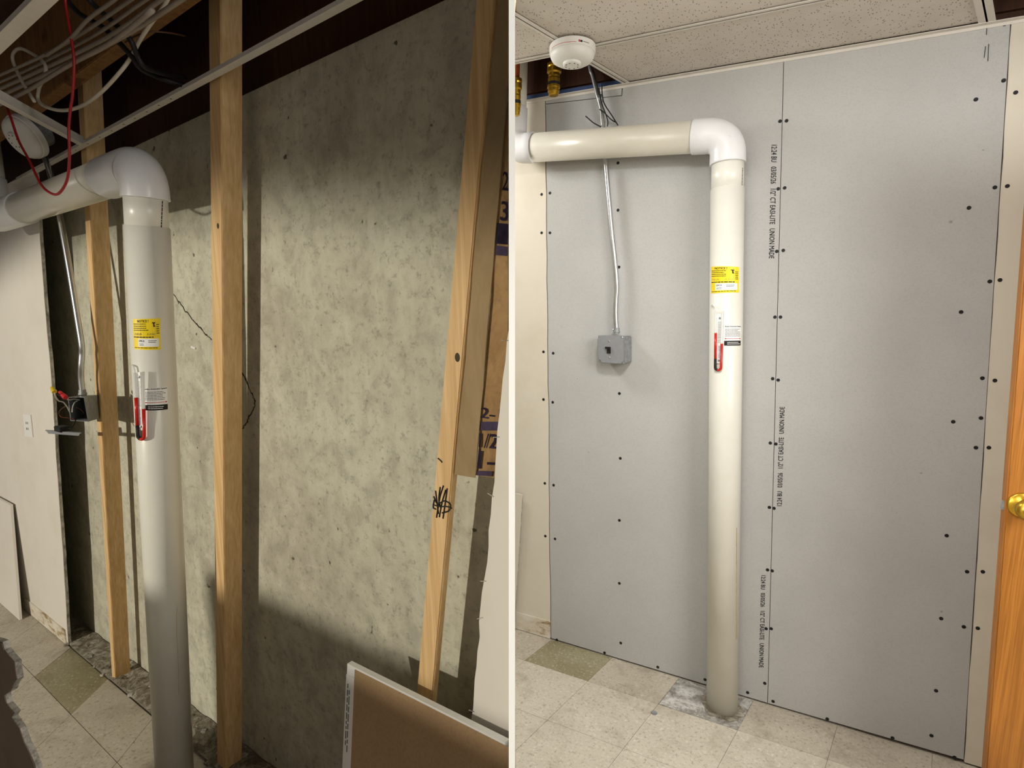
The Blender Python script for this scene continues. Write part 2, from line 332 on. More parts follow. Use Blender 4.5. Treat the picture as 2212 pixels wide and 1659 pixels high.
# stained base strip of the old wall
bq = wl(R, [(1060,1310),(1187,1349),(1190,1383),(1060,1344)], 0.004)
bb = mesh_obj('baseboard_left', R, *prism([V3((-2.3,-0.004,0.085)), V3((aL0-0.004,-0.004,0.085)), V3((aL0-0.004,-0.004,0.002)), V3((-2.3,-0.004,0.002))], V3((0,0.0038,0))), 'stained_base'); tag(bb, 'bare stained strip along the foot of the old white wall', None, None, 'structure')

# ------------------------------------------------------------------ the right room: floor
def on_right(poly): return clipx(poly, R, 0.012)
flR = mesh_obj('floor', R, *prism(on_right([V3((-1.05,0.1,-0.004)), V3((2.0,0.1,-0.004)), V3((2.0,-4.2,-0.004)), V3((-2.6,-4.2,-0.004))])+[], V3((0,0,-0.03))), 'floor_vinyl'); tag(flR, 'speckled beige vinyl tile floor of the repaired room', None, None, 'structure')
flR2 = mesh_obj('floor_slab', R, *prism([V3((-1.5,0.1,-0.034)), V3((-1.02,0.1,-0.034)), V3((-0.9,-0.5,-0.034)), V3((-1.5,-0.5,-0.034))], V3((0,0,0.026))), 'floor_vinyl', flR)
mesh_obj('floor_slab', R, *prism(clipx([V3((-1.5,-0.1,-0.0045)), V3((0.3,-0.1,-0.0045)), V3((0.3,-0.95,-0.0045)), V3((-1.5,-0.95,-0.0045))], R, -0.2), V3((0,0,-0.02))), 'floor_vinyl', flR)
rows = [0.0, 0.205, 0.49, 0.775, 1.06]
for ri in range(4):
    for k in range(-4, 7):
        b0, b1 = rows[ri], rows[ri+1]; f = lambda kk, b: -0.906+0.2855*kk-0.205*b
        j = 0.0007
        poly = [V3((f(k,b0)+j,-b0-j,0)), V3((f(k+1,b0)-j,-b0-j,0)), V3((f(k+1,b1)-j,-b1+j,0)), V3((f(k,b1)+j,-b1+j,0))]
        if ri == 0 and k == 2: continue
        m = 'olive_tile' if (ri == 0 and k == 0) else ('floor_vinyl_dusty' if (ri == 0 or k < -1) else 'floor_vinyl')
        th = 0.0032 if m != 'olive_tile' else 0.003
        poly = clipx(poly, R, 0.012 if ri >= 2 else -0.30)
        if len(poly) < 3: continue
        o = mesh_obj('floor_tile', R, *prism([p+V3((0,0,-0.004+th)) for p in poly], V3((0,0,-th+0.0004))), m, flR)
        if m == 'olive_tile': o['label'] = 'dull olive-green patch of old tile at the wall'
pc = R.G(1560,1527)
patch = []
for i in range(40):
    an = 2*math.pi*i/40; rr = 1+0.10*math.sin(3*an+1)+random.uniform(-.06,.06)
    patch.append(V3((pc.x-0.03+0.155*rr*math.cos(an)*1.0, max(-0.205, min(-0.004, pc.y+0.10*rr*math.sin(an))), 0.0002)))
poly = [V3((-0.333,-0.003,-0.0005)), V3((-0.052,-0.003,-0.0005)), V3((-0.09,-0.204,-0.0005)), V3((-0.375,-0.204,-0.0005))]
o = mesh_obj('cement_patch', R, *prism(poly, V3((0,0,-0.003))), 'cement_patch', flR); o['label'] = 'chalky grey cement patch around the foot of the pipe'
ring = [V3((pc.x+0.075*math.cos(a)*(1+random.uniform(-.1,.12)), pc.y+0.075*math.sin(a)*(1+random.uniform(-.1,.12)), 0.0)) for a in [2*math.pi*i/28 for i in range(28)]]
o = mesh_obj('mortar_collar', R, *prism([p+V3((0,0,0.004)) for p in ring], V3((0,0,-0.006))), 'rubble', flR)
hp = R.G(1413,1540)
o = mesh_obj('floor_plug', R, *lathe(hp+V3((0,0,-0.002)), (0,0,1), [(0,0.0115),(0.004,0.0115),(0.0042,0.0085),(0.0025,0.007)], 18), 'galvanised', flR)

# ------------------------------------------------------------------ the right room: ceiling
deck = mesh_obj('ceiling', R, *prism(on_right([V3((-1.02,0.1,2.75)), V3((2.0,0.1,2.75)), V3((2.0,-3.4,2.75)), V3((-2.2,-3.4,2.75))]), V3((0,0,0.02))), 'dark_wood'); tag(deck, 'suspended ceiling of fissured white tiles in a white grid', None, None, 'structure')
mesh_obj('deck_board', R, *box(-1.9,-0.9,-0.6,0.1,2.7502,2.77), 'dark_wood', deck)
crow = [0.012, 0.345, 0.955, 1.565, 2.175, 2.785, 3.40]
fa = lambda k, b: -0.669-0.30*b+1.108*k
for ri in range(6):
    for k in range(-1, 3):
        if ri == 0 and k in (-1, 1): continue
        b0, b1 = crow[ri], crow[ri+1]; j = 0.008
        poly = [V3((max(-1.5,fa(k,b0)+j),-b0-j*0.3,CE+0.004)), V3((fa(k+1,b0)-j,-b0-j*0.3,CE+0.004)), V3((fa(k+1,b1)-j,-b1+j,CE+0.004)), V3((max(-1.5,fa(k,b1)+j),-b1+j,CE+0.004))]
        if ri >= 1: poly = clipx(poly, R, 0.012) if ri >= 2 or k >= 0 else poly
        if len(poly) > 2: mesh_obj('ceiling_tile', R, *prism(poly, V3((0,0,0.014))), 'ceiling_tile', deck)
def bar(p, q, wdt, name='grid_bar', h=0.03):
    p, q = Vector(p), Vector(q); d = unit(q-p); s = d.cross(V3((0,0,1)))*wdt/2
    m = join(hexa([p-s,q-s,q+s,p+s],[p-s+V3((0,0,.0025)),q-s+V3((0,0,.0025)),q+s+V3((0,0,.0025)),p+s+V3((0,0,.0025))]),
             hexa([p-s*.12,q-s*.12,q+s*.12,p+s*.12],[p-s*.12+V3((0,0,h)),q-s*.12+V3((0,0,h)),q+s*.12+V3((0,0,h)),p+s*.12+V3((0,0,h))]))
    return mesh_obj(name, R, *m, 'grid_white', deck)
for b in crow[1:4]:
    x0 = -1.5 if b < 0.5 else max(-1.5, -0.01+0.503*(b-2.251)+0.03)
    bar((x0,-b,CE-0.002), (1.25,-b,CE-0.002), 0.024)
for k in (0, 1):
    for ri in (0, 1, 2):
        p0 = V3((fa(k,crow[ri]),-crow[ri]-(0.012 if ri else 0),CE-0.0015)); p1 = V3((fa(k,crow[ri+1]),-crow[ri+1]+0.012,CE-0.0015))
        if len(clipx([p0,p1,p0+V3((0,0,.1))], R, 0.02)) >= 3: bar(p0, p1, 0.026 if k == 0 else 0.04)
wa = mesh_obj('wall_angle', R, *join(box(-1.75,1.25,-0.020,-0.0006,CE-0.003,CE-0.001), box(-1.75,1.25,-0.0022,-0.0006,CE-0.012,CE-0.001)), 'grid_white', deck)
mesh_obj('foam_strip', R, *box(-1.6,-0.70,-0.004,0.012,CE+0.004,CE+0.02), 'foam_blue', deck)
for x0 in (-1.30, -0.84):
    mesh_obj('floor_joist', R, *box(x0-0.02,x0+0.02,-1.2,0.0,2.52,2.749), 'joist_wood', deck, bevel=0.002)
mesh_obj('floor_joist', R, *box(0.72,0.76,-1.2,0.0,2.52,2.749), 'joist_wood', deck, bevel=0.002)
mesh_obj('rim_board', R, *box(-2.3,1.25,0.0002,0.014,CE+0.03,2.749), 'dark_wood', deck)

# ------------------------------------------------------------------ pipes with their labels (both rooms)
class Cyl:
    def __init__(s, room, A, B, r):
        s.room, s.A, s.r = room, Vector(A), r; s.D = unit(Vector(B)-s.A)
        s.e = unit(V3((0,-1,0))-s.D*s.D.dot(V3((0,-1,0)))); s.f = s.D.cross(s.e)
    def hit(s, x, y):                                             # pixel -> (angle, height) on the pipe
        o = s.room.cam-s.A; d = unit(s.room.dir(x, y)); od = o-s.D*o.dot(s.D); dd = d-s.D*d.dot(s.D)
        a = dd.dot(dd); b = 2*od.dot(dd); c = od.dot(od)-s.r**2; q = b*b-4*a*c
        t = (-b-math.sqrt(max(q, 0)))/(2*a); p = o+d*t; rad = p-s.D*p.dot(s.D)
        return (math.atan2(rad.dot(s.f), rad.dot(s.e)), p.dot(s.D))
    def pt(s, an, h, off=0.0): return s.A+s.D*h+(s.e*math.cos(an)+s.f*math.sin(an))*(s.r+off)
    def frame(s, an, h): return s.pt(an, h), unit(s.e*math.cos(an)+s.f*math.sin(an))
    def patch(s, q, off, n=10):                                   # q: four (angle, height)
        V, Fc = [], []
        for o2 in (off, off-0.0006):
            for j in (0, 1):
                for i in range(n+1): a, h = bil(q, i/n, j); V.append(s.pt(a, h, o2))
        m = n+1
        for i in range(n): Fc += [(i,i+1,m+i+1,m+i), (2*m+i,3*m+i,3*m+i+1,2*m+i+1), (i,2*m+i,2*m+i+1,i+1), (m+i,m+i+1,3*m+i+1,3*m+i)]
        Fc += [(0,m,3*m,2*m), (n,2*m+n,3*m+n,m+n)]
        return V, Fc
    def text(s, body, q, off, bold=0.0):
        v, f = text2d(body, bold); return [s.pt(*bil(q, a, b), off) for a, b in v], f
def fillet(p0, c, p1, R_, n=12):
    d0 = unit(p0-c); d1 = unit(p1-c); th = d0.angle(d1); L_ = R_/math.tan(th/2); a = c+d0*L_; b = c+d1*L_
    bis = unit(d0+d1); cen = c+bis*(R_/math.sin(th/2)); out = []
    va, vb = a-cen, b-cen; ang = va.angle(vb); ax = va.cross(vb).normalized()
    for i in range(n+1): out.append(cen+Matrix.Rotation(ang*i/n, 3, ax) @ va)
    return out
def radon_pipe(room, b, v0, v1, h0, h1, lcorner, hw, hwpix, hub_h, hub_v, nip_v, lhub, label, z0=0.0, ztop=2.6):
    A = room.W(*v0, b); B = room.W(*v1, b); H0 = room.W(*h0, b); H1 = room.W(*h1, b)
    r = hw*room.depth(room.W(*hwpix, b))/F*0.985
    d = unit(A-B); e = unit(H0-H1)                                   # up the riser / right along the run
    # corner = intersection of both axes (in the plane y = -b)
    den = d.x*e.z-d.z*e.x; t = ((H0.x-A.x)*e.z-(H0.z-A.z)*e.x)/den; Cn = A+d*t
    LC = room.W(*lcorner, b); LC = H0+e*((LC-H0).dot(e))
    foot = B+d*((z0-B.z)/d.z)
    root = empty('vent_pipe', room, foot); tag(root, label, 'pipe')
    hubx = Cn-e*abs((room.W(*hub_h, b)-Cn).dot(e)); hubz = Cn-d*abs((room.W(*hub_v, b)-Cn).dot(d)); nip = Cn-d*abs((room.W(*nip_v, b)-Cn).dot(d))
    n = 40; rf = r*1.085
    tl_ = r*1.28/math.tan(e.angle(d)/2 if False else (-e).angle(-d)/2)+0.012
    if (hubx-Cn).length < tl_: hubx = Cn-e*tl_
    if (hubz-Cn).length < tl_: hubz = Cn-d*tl_
    mesh_obj('vertical_pipe', room, *tube([foot, nip-d*0.0005, nip], [r*1.02, r*1.02, r*0.99], n), 'pvc_pipe', root, smooth=False)
    mesh_obj('pipe_nipple', room, *tube([nip-d*0.02, hubz+d*0.02], r*0.975, n), 'pvc_pipe', root)
    bend = fillet(hubx, Cn, hubz, r*1.28, 14)
    mesh_obj('elbow', room, *tube([hubx, hubx+e*0.001]+[hubx.lerp(bend[0],0.8), bend[0]]+bend[1:-1]+[bend[-1], hubz.lerp(bend[-1],0.2), hubz+d*0.001, hubz], [rf*.985, rf, rf, rf*0.99]+[rf*0.985]*(len(bend)-2)+[rf*0.99, rf, rf, rf*.985], n), 'pvc_fitting', root)
    lh = H0+e*((room.W(*lhub, b)-H0).dot(e))
    mesh_obj('horizontal_pipe', room, *tube([lh-e*0.02, hubx+e*0.02], r*1.0, n), 'pvc_aged', root)
    upd = V3((0,0,1)); top = LC+upd*0.16; bend = fillet(lh, LC, top, r*1.28, 14)
    mesh_obj('elbow', room, *tube([lh, lh-e*0.001, lh.lerp(bend[0],0.7)]+bend+[top-upd*0.001, top], [rf*.985, rf, rf]+[rf*0.985]*len(bend)+[rf, rf*.985], n), 'pvc_fitting', root)
    mesh_obj('riser_pipe', room, *tube([top-upd*0.02, V3((top.x, top.y, ztop))], r, n), 'pvc_pipe', root)
    for o in root.children:
        for p in o.data.polygons: p.use_smooth = len(p.vertices) == 4
    return root, Cyl(room, foot, Cn, r*1.02), Cyl(room, foot, Cn, r*0.975)
def dashes(cy, q, rows_, off, seed, gap=0.35):                       # illegible small print as ink strokes
    rnd = random.Random(seed); parts = []
    for j in range(rows_):
        t0 = 1-(j+0.70)/rows_; t1 = 1-(j+0.36)/rows_; s = rnd.uniform(0,0.03); end = rnd.uniform(0.8,1.0)
        while s < end:
            e = min(end, s+rnd.uniform(0.06,0.16))
            parts.append(cy.patch([bil(q,s,t0), bil(q,e,t0), bil(q,e,t1), bil(q,s,t1)], off, 2)); s = e+0.018
    return join(*parts)
def notice_label(room, cy, px, label, seed):
    """yellow notice sticker wrapped on the pipe; px = four pixel corners bl, br, tr, tl"""
    q = [cy.hit(*p) for p in px]; dz = 0.0009
    root = mesh_obj('notice_sticker', room, *cy.patch(q, 0.0008), 'label_yellow'); tag(root, label, 'sticker')
    sub = lambda s0,t0,s1,t1: [bil(q,s0,t0), bil(q,s1,t0), bil(q,s1,t1), bil(q,s0,t1)]
    mesh_obj('printed_text', room, *cy.text('NOTICE !', sub(.2,.885,.6,.965), dz, 0.035), 'ink_black', root)
    sp_ = mesh_obj('small_print', room, *join(dashes(cy, sub(.03,.60,.62,.87), 4, dz, seed), dashes(cy, sub(.03,.36,.9,.46), 1, dz, seed+1), dashes(cy, sub(.03,.03,.95,.09), 1, dz, seed+2), dashes(cy, sub(.86,.5,.97,.84), 5, dz, seed+3)), 'ink_black', root)
    sp_['kind'] = 'stuff'; sp_ = mesh_obj('handwriting', room, *join(*[tube([cy.pt(*bil(q,s,.47),dz), cy.pt(*bil(q,s+.02,.54),dz), cy.pt(*bil(q,s+.045,.485),dz)], 0.0004, 4) for s in (.08,.15,.2,.27,.31,.55,.63,.70,.76)]), 'ink_grey', root)
    sp_['kind'] = 'stuff'; mesh_obj('tap_symbol', room, *join(cy.patch(sub(.72,.845,.83,.88), dz, 3), cy.patch(sub(.76,.76,.80,.85), dz, 2), cy.patch(sub(.76,.735,.82,.775), dz, 2)), 'ink_black', root)
    wpt = mesh_obj('white_sticker', room, *cy.patch(sub(.22,.10,.93,.36), 0.0013), 'label_white', root)
    mesh_obj('sticker_print', room, *join(cy.text('EMCA', sub(.26,.25,.45,.32), 0.0015, 0.015), dashes(cy, sub(.58,.22,.86,.32), 2, 0.0015, seed+5), dashes(cy, sub(.26,.13,.46,.21), 2, 0.0015, seed+6)), 'ink_black', wpt)
    return root
def system_label(room, cy, px, label, seed):
    q = [cy.hit(*p) for p in px]; dz = 0.0012
    root = mesh_obj('system_sticker', room, *cy.patch(q, 0.0008), 'label_white'); tag(root, label, 'sticker')
    sub = lambda s0,t0,s1,t1: [bil(q,s0,t0), bil(q,s1,t0), bil(q,s1,t1), bil(q,s0,t1)]
    mesh_obj('printed_text', room, *cy.text('Radon Reduction System', sub(.02,.90,.98,.985), dz, 0.02), 'ink_black', root)
    sp_ = mesh_obj('small_print', room, *dashes(cy, sub(.02,.44,.95,.85), 6, dz, seed), 'ink_grey', root)
    sp_['kind'] = 'stuff'; mesh_obj('red_arrow', room, *join(cy.patch(sub(.08,.335,.92,.355), dz), cy.patch(sub(.03,.32,.10,.37), dz, 2), cy.patch(sub(.90,.32,.97,.37), dz, 2)), 'ink_red', root)
    bk = mesh_obj('black_band', room, *cy.patch(sub(0,0,1,.24), dz), 'ink_black', root)
    mesh_obj('band_print', room, *dashes(cy, sub(.15,.04,.92,.20), 2, dz+0.0003, seed+9), 'label_white', bk)
    return root
def manometer(room, cy, cpix, px_plate, px_tube, red_l, red_r, blk, spout, label):
    an, h = cy.hit(*cpix); o, nrm = cy.frame(an, h)
    def T(x, y, off):                                                # pixel on the plane touching the pipe
        d = room.dir(x, y); t = (o+nrm*off-room.cam).dot(nrm)/d.dot(nrm); return room.cam+d*t
    root = empty('u_tube_manometer', room, T(*px_tube[2], 0.006)); tag(root, label, 'manometer')
    mesh_obj('scale_plate', room, *prism([T(x,y,0.0035) for x,y in px_plate], -nrm*0.003), 'label_white', root)
    (lx0,ly0),(lx1,ly1),(mx,my),(rx1,ry1),(rx0,ry0) = px_tube        # left top, left bottom, bend, right bottom, right top
    P = lambda x, y: T(x, y, 0.0065)
    lt, lb, rb, rt = P(lx0,ly0), P(lx1,ly1), P(rx1,ry1), P(rx0,ry0); rad = (rb-lb).length/2; cen = (lb+rb)/2; dn = unit(lb-lt)
    arc = [cen+(lb-cen)*math.cos(math.pi*i/12)+dn*rad*math.sin(math.pi*i/12) for i in range(13)]
    rt_ = 0.0042
    mesh_obj('clear_tube', room, *tube([lt, lb]+arc[1:-1]+[rb, rt], rt_, 10), 'clear_tube', root, smooth=True)
    lr = lambda y: lt.lerp(lb, (y-ly0)/(ly1-ly0)); rr = lambda y: rt.lerp(rb, (y-ry0)/(ry1-ry0))
    mesh_obj('red_fluid', room, *tube([lr(red_l), lr(blk)], rt_*1.08, 10), 'fluid_red', root, smooth=True)
    mesh_obj('black_sleeve', room, *tube([lr(blk), lb]+arc[1:6], rt_*1.12, 10), 'rubber_black', root, smooth=True)
    mesh_obj('red_fluid', room, *tube(arc[5:-1]+[rb, rr(red_r)], rt_*1.08, 10), 'fluid_red', root, smooth=True)
    q = [T(*px_plate[0],.0039), T(*px_plate[1],.0039), T(*px_plate[2],.0039), T(*px_plate[3],.0039)]   # bl br tr tl
    B3 = lambda s, t: Vector(bil(q, s, t))
    for tt in (.06, .92):
        mesh_obj('mount_screw', room, *lathe(B3(.5,tt), nrm, [(0,.0036),(.0015,.0036),(.002,.002)], 12), 'galvanised', root)
    mesh_obj('scale_marks', room, *join(*[prism([B3(.2,.42+.022*i), B3(.75 if i % 5 else .9,.42+.022*i), B3(.75 if i % 5 else .9,.426+.022*i), B3(.2,.426+.022*i)], -nrm*0.0002) for i in range(20)]), 'ink_grey', root)
    mesh_obj('printed_text', room, *text_on_quad('System Monitor', [B3(.3,.36), B3(.3,.10), B3(.75,.10), B3(.75,.36)], 0.0), 'ink_blue', root)
    sp = [lt, P(*spout[0]), P(*spout[1]), cy.pt(*cy.hit(*spout[2]), 0.001)]
    mesh_obj('vinyl_hose', room, *tube(smooth_path(sp, 5), 0.0026, 8), 'clear_tube', root, smooth=True)
    return root

pipeR, cyR, cyRn = radon_pipe(R, -R.G(1560,1527).y, (1570.5,480), (1560,1500), (1500,296), (1155,319), (1106,325), 33.8, (1569,700), (1497,296), (1571,355), (1571,408), (1154,319),
    'upright white plastic vent pipe before the grey plasterboard, with elbows', 0.0, 2.745)
notice_label(R, cyR, [(1536.2,634),(1595.5,632),(1596,577),(1536.5,576)], 'yellow notice sticker on the white pipe before the grey plasterboard', 11)
system_label(R, cyR, [(1564,746.5),(1599,746),(1600,703),(1565.5,703)], 'white system sticker with black band beside gauge, in front of grey plasterboard', 21)
manometer(R, cyR, (1552,735), [(1546,785),(1560,785),(1562.5,679),(1548.5,678)], [(1546.5,672),(1545,793),(1551,809),(1557.5,793),(1561,672)], 719, 742, 775, [(1545,664),(1540,659),(1537.5,661)],
    'u-shaped red fluid gauge on the pipe in front of grey plasterboard')
o = mesh_obj('pipe_print', R, *dashes(cyRn, [cyRn.hit(1604,404), cyRn.hit(1605.6,360), cyRn.hit(1602,360), cyRn.hit(1600.5,404)], 1, 0.0006, 5), 'ink_grey', pipeR)
o = mesh_obj('rust_run', R, *join(*[cyR.patch([cyR.hit(1590,y+40), cyR.hit(1591.5,y+40), cyR.hit(1591.6,y), cyR.hit(1590.4,y)], 0.0004, 2) for y in range(1140,1380,40)]), 'rust', pipeR)

# ------------------------------------------------------------------ right room: conduit, switch box, wires
def bq(pts, b): return [R.W(x, y, b) for x, y in pts]
cpath = [(1274,138),(1281,164),(1290,200),(1299,235),(1302.5,271),(1308.6,350),(1314.6,422),(1321.5,500),(1327,550),(1331.6,600),(1332.5,626),(1330.8,648),(1330,679),(1332,716)]
cp = [R.W(x, y, 0.030) for x, y in cpath]
con = empty('conduit', R, cp[-1]); tag(con, 'thin bent steel conduit running behind the pipe down to the grey switch box', 'conduit')
top = cp[0]+V3((-0.04,0,0.22))
mesh_obj('steel_tube', R, *tube(smooth_path([top]+cp, 6), 0.0098, 14), 'steel', con, smooth=True)
cj = R.W(1297,213,0.030); mesh_obj('coupling', R, *tube([cj+V3((-0.002,0,0.012)), cj+V3((0.002,0,-0.012))], 0.0116, 14), 'galvanised', con, smooth=True)
cc = cp[-1]
cn = mesh_obj('connector', R, *lathe(cc+V3((0,0,-0.008)), (0,0,1), [(0,.0125),(.004,.0125),(.005,.014),(.012,.014),(.013,.0118),(.022,.0118),(.0225,.010)], 18), 'galvanised', con)
mesh_obj('set_screw', R, *lathe(cc+V3((-0.011,0,0.008)), (-1,-.3,0), [(0,.003),(.007,.003),(.0075,.0022)], 10), 'steel', cn)
# box
FB = 0.062
f_bl, f_br, f_tr, f_tl = bq([(1294.7,782.5),(1349,785.5),(1348,726.5),(1292.6,725)], FB)
k_br, k_tr = R.W(1365,782,0.002), R.W(1365,725.5,0.002); k_bl = f_bl+(k_br-f_br); k_tl = f_tl+(k_tr-f_tr)
sbx = empty('switch_box', R, (f_bl+f_br)/2); tag(sbx, 'grey metal switch box with raised cover mounted on the grey plasterboard', 'switch box')
mesh_obj('box_body', R, *hexa([f_bl,f_br,f_tr,f_tl],[k_bl,k_br,k_tr,k_tl]), 'galvanised', sbx, bevel=0.003)
B4 = lambda s, t, off: Vector(bil([f_bl,f_br,f_tr,f_tl], s, t))+V3((0,-off,0))
cpoly = [(0.1,-.02),(.9,-.02),(.92,.06),(1.02,.1),(1.02,.9),(.92,.94),(.9,1.02),(.1,1.02),(.08,.94),(-.02,.9),(-.02,.1),(.08,.06)]
cov = mesh_obj('cover_plate', R, *prism([B4(s,t,0.0105) for s,t in cpoly], V3((0,0.0085,0))), 'cover_grey', sbx, bevel=0.0025)
mesh_obj('cover_flange', R, *prism([B4(s,t,0.0022) for s,t in ((-.01,-.01),(1.01,-.01),(1.01,1.01),(-.01,1.01))], V3((0,0.0018,0))), 'cover_grey', sbx)
mesh_obj('switch_toggle', R, *join(prism([B4(s,t,0.0165) for s,t in ((.36,.36),(.50,.36),(.50,.60),(.36,.60))], V3((0,0.006,0))), prism([B4(s,t,0.021) for s,t in ((.31,.52),(.48,.52),(.48,.60),(.31,.60))], V3((0,0.006,0)))), 'rubber_black', sbx)
for s, t in ((.06,.05),(.94,.05),(.94,.95),(.06,.95),(.45,.80),(.45,.20)):
    off = 0.0022 if s != .45 else 0.0105
    mesh_obj('cover_screw', R, *lathe(B4(s,t,off), (0,-1,0), [(0,.0034),(.0016,.0034),(.0022,.0018)], 12), 'steel', sbx)
def cable(name, room, pix, b, r, mat, label, cat, group=None, n=8, extra=None):
    bs = b if isinstance(b, (list, tuple)) else [b]*len(pix)
    pts = [room.W(x, y, bb) for (x, y), bb in zip(pix, bs)]
    if extra: pts = [pts[0]+V3(extra)]+pts
    o = mesh_obj(name, room, *tube(smooth_path(pts, 6), r, n), mat, smooth=True); tag(o, label, cat, group); return o
cable('black_wire', R, [(1300,175),(1301,205),(1306,225),(1322,250),(1335,271)], [.05,.05,.045,.04,.02], 0.0022, 'cable_black', 'black wire dangling beside the conduit, ending pointed right above the pipe', 'wire')
cable('black_wire', R, [(1294,190),(1298,218),(1308,245),(1313,262),(1312,273)], [.05,.05,.05,.05,.05], 0.0022, 'cable_black', 'black wire looped close round the conduit just above the pipe', 'wire')
cable('black_wire', R, [(1295,236),(1305,243),(1320,258),(1330,264)], [.05,.045,.03,.02], 0.002, 'cable_black', 'short black wire crossing in front of the conduit', 'wire')
cable('black_wire', R, [(1265,251),(1272,257),(1283,266),(1298,274)], [.03,.035,.04,.045], 0.0022, 'cable_black', 'short black wire end poking left of the conduit above the pipe', 'wire')

# ------------------------------------------------------------------ right room: smoke detector, brass fittings
sc = R.G(1237,99,CE); sd = empty('smoke_detector', R, sc); tag(sd, 'round white smoke detector on the tiled ceiling of the repaired room', 'smoke detector')
def detector(root, room, base, axis, k=1.0):
    ax = unit(Vector(axis)); P = lambda pr: [(h*k, r*k) for h, r in pr]; bx = Vector(base)
    mesh_obj('base_ring', room, *lathe(bx+ax*0.003, ax, P([(0,.074),(.001,.078),(.022,.078),(.024,.076)]), 40), 'detector_plastic', root)
    mesh_obj('body', room, *lathe(bx+ax*0.024*k, ax, P([(0,.075),(.012,.074),(.022,.068),(.029,.056),(.032,.036)]), 40), 'detector_plastic', root, smooth=True)
    s = mesh_obj('sensor_cap', room, *lathe(bx+ax*0.052*k, ax, P([(0,.038),(.004,.031),(.010,.030),(.0125,.026),(.013,.001)]), 30), 'detector_plastic', root)
    u = ax.orthogonal().normalized(); v = ax.cross(u)
    for i in range(8):
        p = bx+ax*0.0650*k+(u*math.cos(i*math.pi/4)+v*math.sin(i*math.pi/4))*0.0215*k
        mesh_obj('vent_hole', room, *lathe(p-ax*0.0007, ax, [(0,.0022*k),(.0011,.0022*k)], 8), 'rubber_black', s)
    return u, v
u_, v_ = detector(sd, R, sc+V3((0,0,0.0)), (0,0,-1))
rb = []
toc = math.atan2(R.cam.y-sc.y, R.cam.x-sc.x)
def ringpt(an, z, off=0.0): return sc+V3((math.cos(an)*(0.0782+off), math.sin(an)*(0.0782+off), z))
cy_d = []
for a0, a1, z0, z1, m in ((-1.1,0.15,-.0235,-.0222,'ink_red'),(0.24,0.30,-.022,-.015,'ink_red'),(0.31,0.42,-.022,-.016,'ink_black'),(0.45,0.75,-.020,-.018,'ink_grey')):
    V, Fc = [], []; n = 10
    for i in range(n+1):
        an = toc+a0+(a1-a0)*i/n; V += [ringpt(an,z0), ringpt(an,z1), ringpt(an,z1,-.001), ringpt(an,z0,-.001)]
    for i in range(n): Fc += [tuple(4*i+k for k in q) for q in ((0,4,5,1),(1,5,6,2),(2,6,7,3),(3,7,4,0))]
    mesh_obj('ring_print', R, V, Fc, m, sd)
def brass_fitting(px_x, y0, y1, b, hw, label, ytop):
    p1 = R.W(px_x, y1, b); p0 = R.W(px_x, y0, b); H = p0.z-p1.z; r = hw*R.depth(p1)/F
    root = empty('brass_fitting', R, p1); tag(root, label, 'pipe fitting', 'brass pipe fittings in the ceiling opening')
    ax = (0,0,1); P = lambda pr: [(h*H, q*r) for h, q in pr]
    mesh_obj('lower_body', R, *lathe(p1, ax, P([(0,.55),(.02,.7),(.10,.72),(.12,.82),(.22,.82),(.24,.9),(.31,.9)]), 24), 'brass', root)
    mesh_obj('rubber_ring', R, *lathe(p1, ax, P([(.31,.7),(.315,.88),(.40,.88),(.405,.7)]), 24), 'rubber_black', root)
    mesh_obj('upper_body', R, *lathe(p1, ax, P([(.405,.82),(.52,.84),(.56,.78),(.60,.80),(.68,.8),(.72,1.0),(.84,1.0),(.86,.92),(.90,1.0),(.985,1.0),(1.0,.8)]), 24), 'brass', root)
    mesh_obj('copper_pipe', R, *lathe(V3((p1.x,p1.y,p0.z-0.01)), ax, [(0,.0095),(2.749-p0.z,.0095)], 16), 'copper', root, smooth=True)
brass_fitting(1195.5,138,207,0.16,15.5,'brass push fitting on a copper pipe, hanging under the smoke detector',0)
brass_fitting(1115,170,250,0.235,10.5,'brass fitting on a copper pipe beside the riser at the white divider',0)

# ------------------------------------------------------------------ right room: oak door, leaning board
DB = 0.55
d0, d1 = R.W(2130,1659,DB), R.W(2178.5,1020,DB); sl = (d1.x-d0.x)/(d1.z-d0.z); dx = lambda z: d0.x+sl*(z-d0.z)
door = empty('door_1', R, (dx(0.01),-DB,0.0)); tag(door, 'open oak veneer door at the right edge', None, None, 'structure')
mesh_obj('door_slab', R, *hexa([V3((dx(.01),-DB,.01)),V3((dx(.01)+.76,-DB,.01)),V3((dx(.01)+.76,-DB+.035,.01)),V3((dx(.01),-DB+.035,.01))],[V3((dx(2.03),-DB,2.03)),V3((dx(2.03)+.76,-DB,2.03)),V3((dx(2.03)+.76,-DB+.035,2.03)),V3((dx(2.03),-DB+.035,2.03))]), 'oak', door, bevel=0.003)
kp = R.W(2225,1103,DB+0.045)
mesh_obj('door_knob', R, *lathe(V3((kp.x,-DB,kp.z)), (0,-1,0), [(0,.030),(.004,.031),(.007,.028),(.010,.013),(.022,.012),(.030,.020),(.040,.026),(.050,.025),(.058,.016),(.060,.002)], 28), 'brass', door, smooth=True)
lp = R.W(2171,1092,DB-0.015)
mesh_obj('latch_bolt', R, *box(lp.x-0.006, dx(lp.z)+0.002, -DB+0.011, -DB+0.024, lp.z-0.011, lp.z+0.011), 'galvanised', door, bevel=0.001)
tb, bt = R.W(1128,1069,0.03), R.G(1112,1352)
b_tr, b_br = tb, V3((R.G(1109,1362).x, R.G(1109,1362).y, 0.0))
offx = V3((-0.5,0,0)); th = V3((0,0.013,0.001))
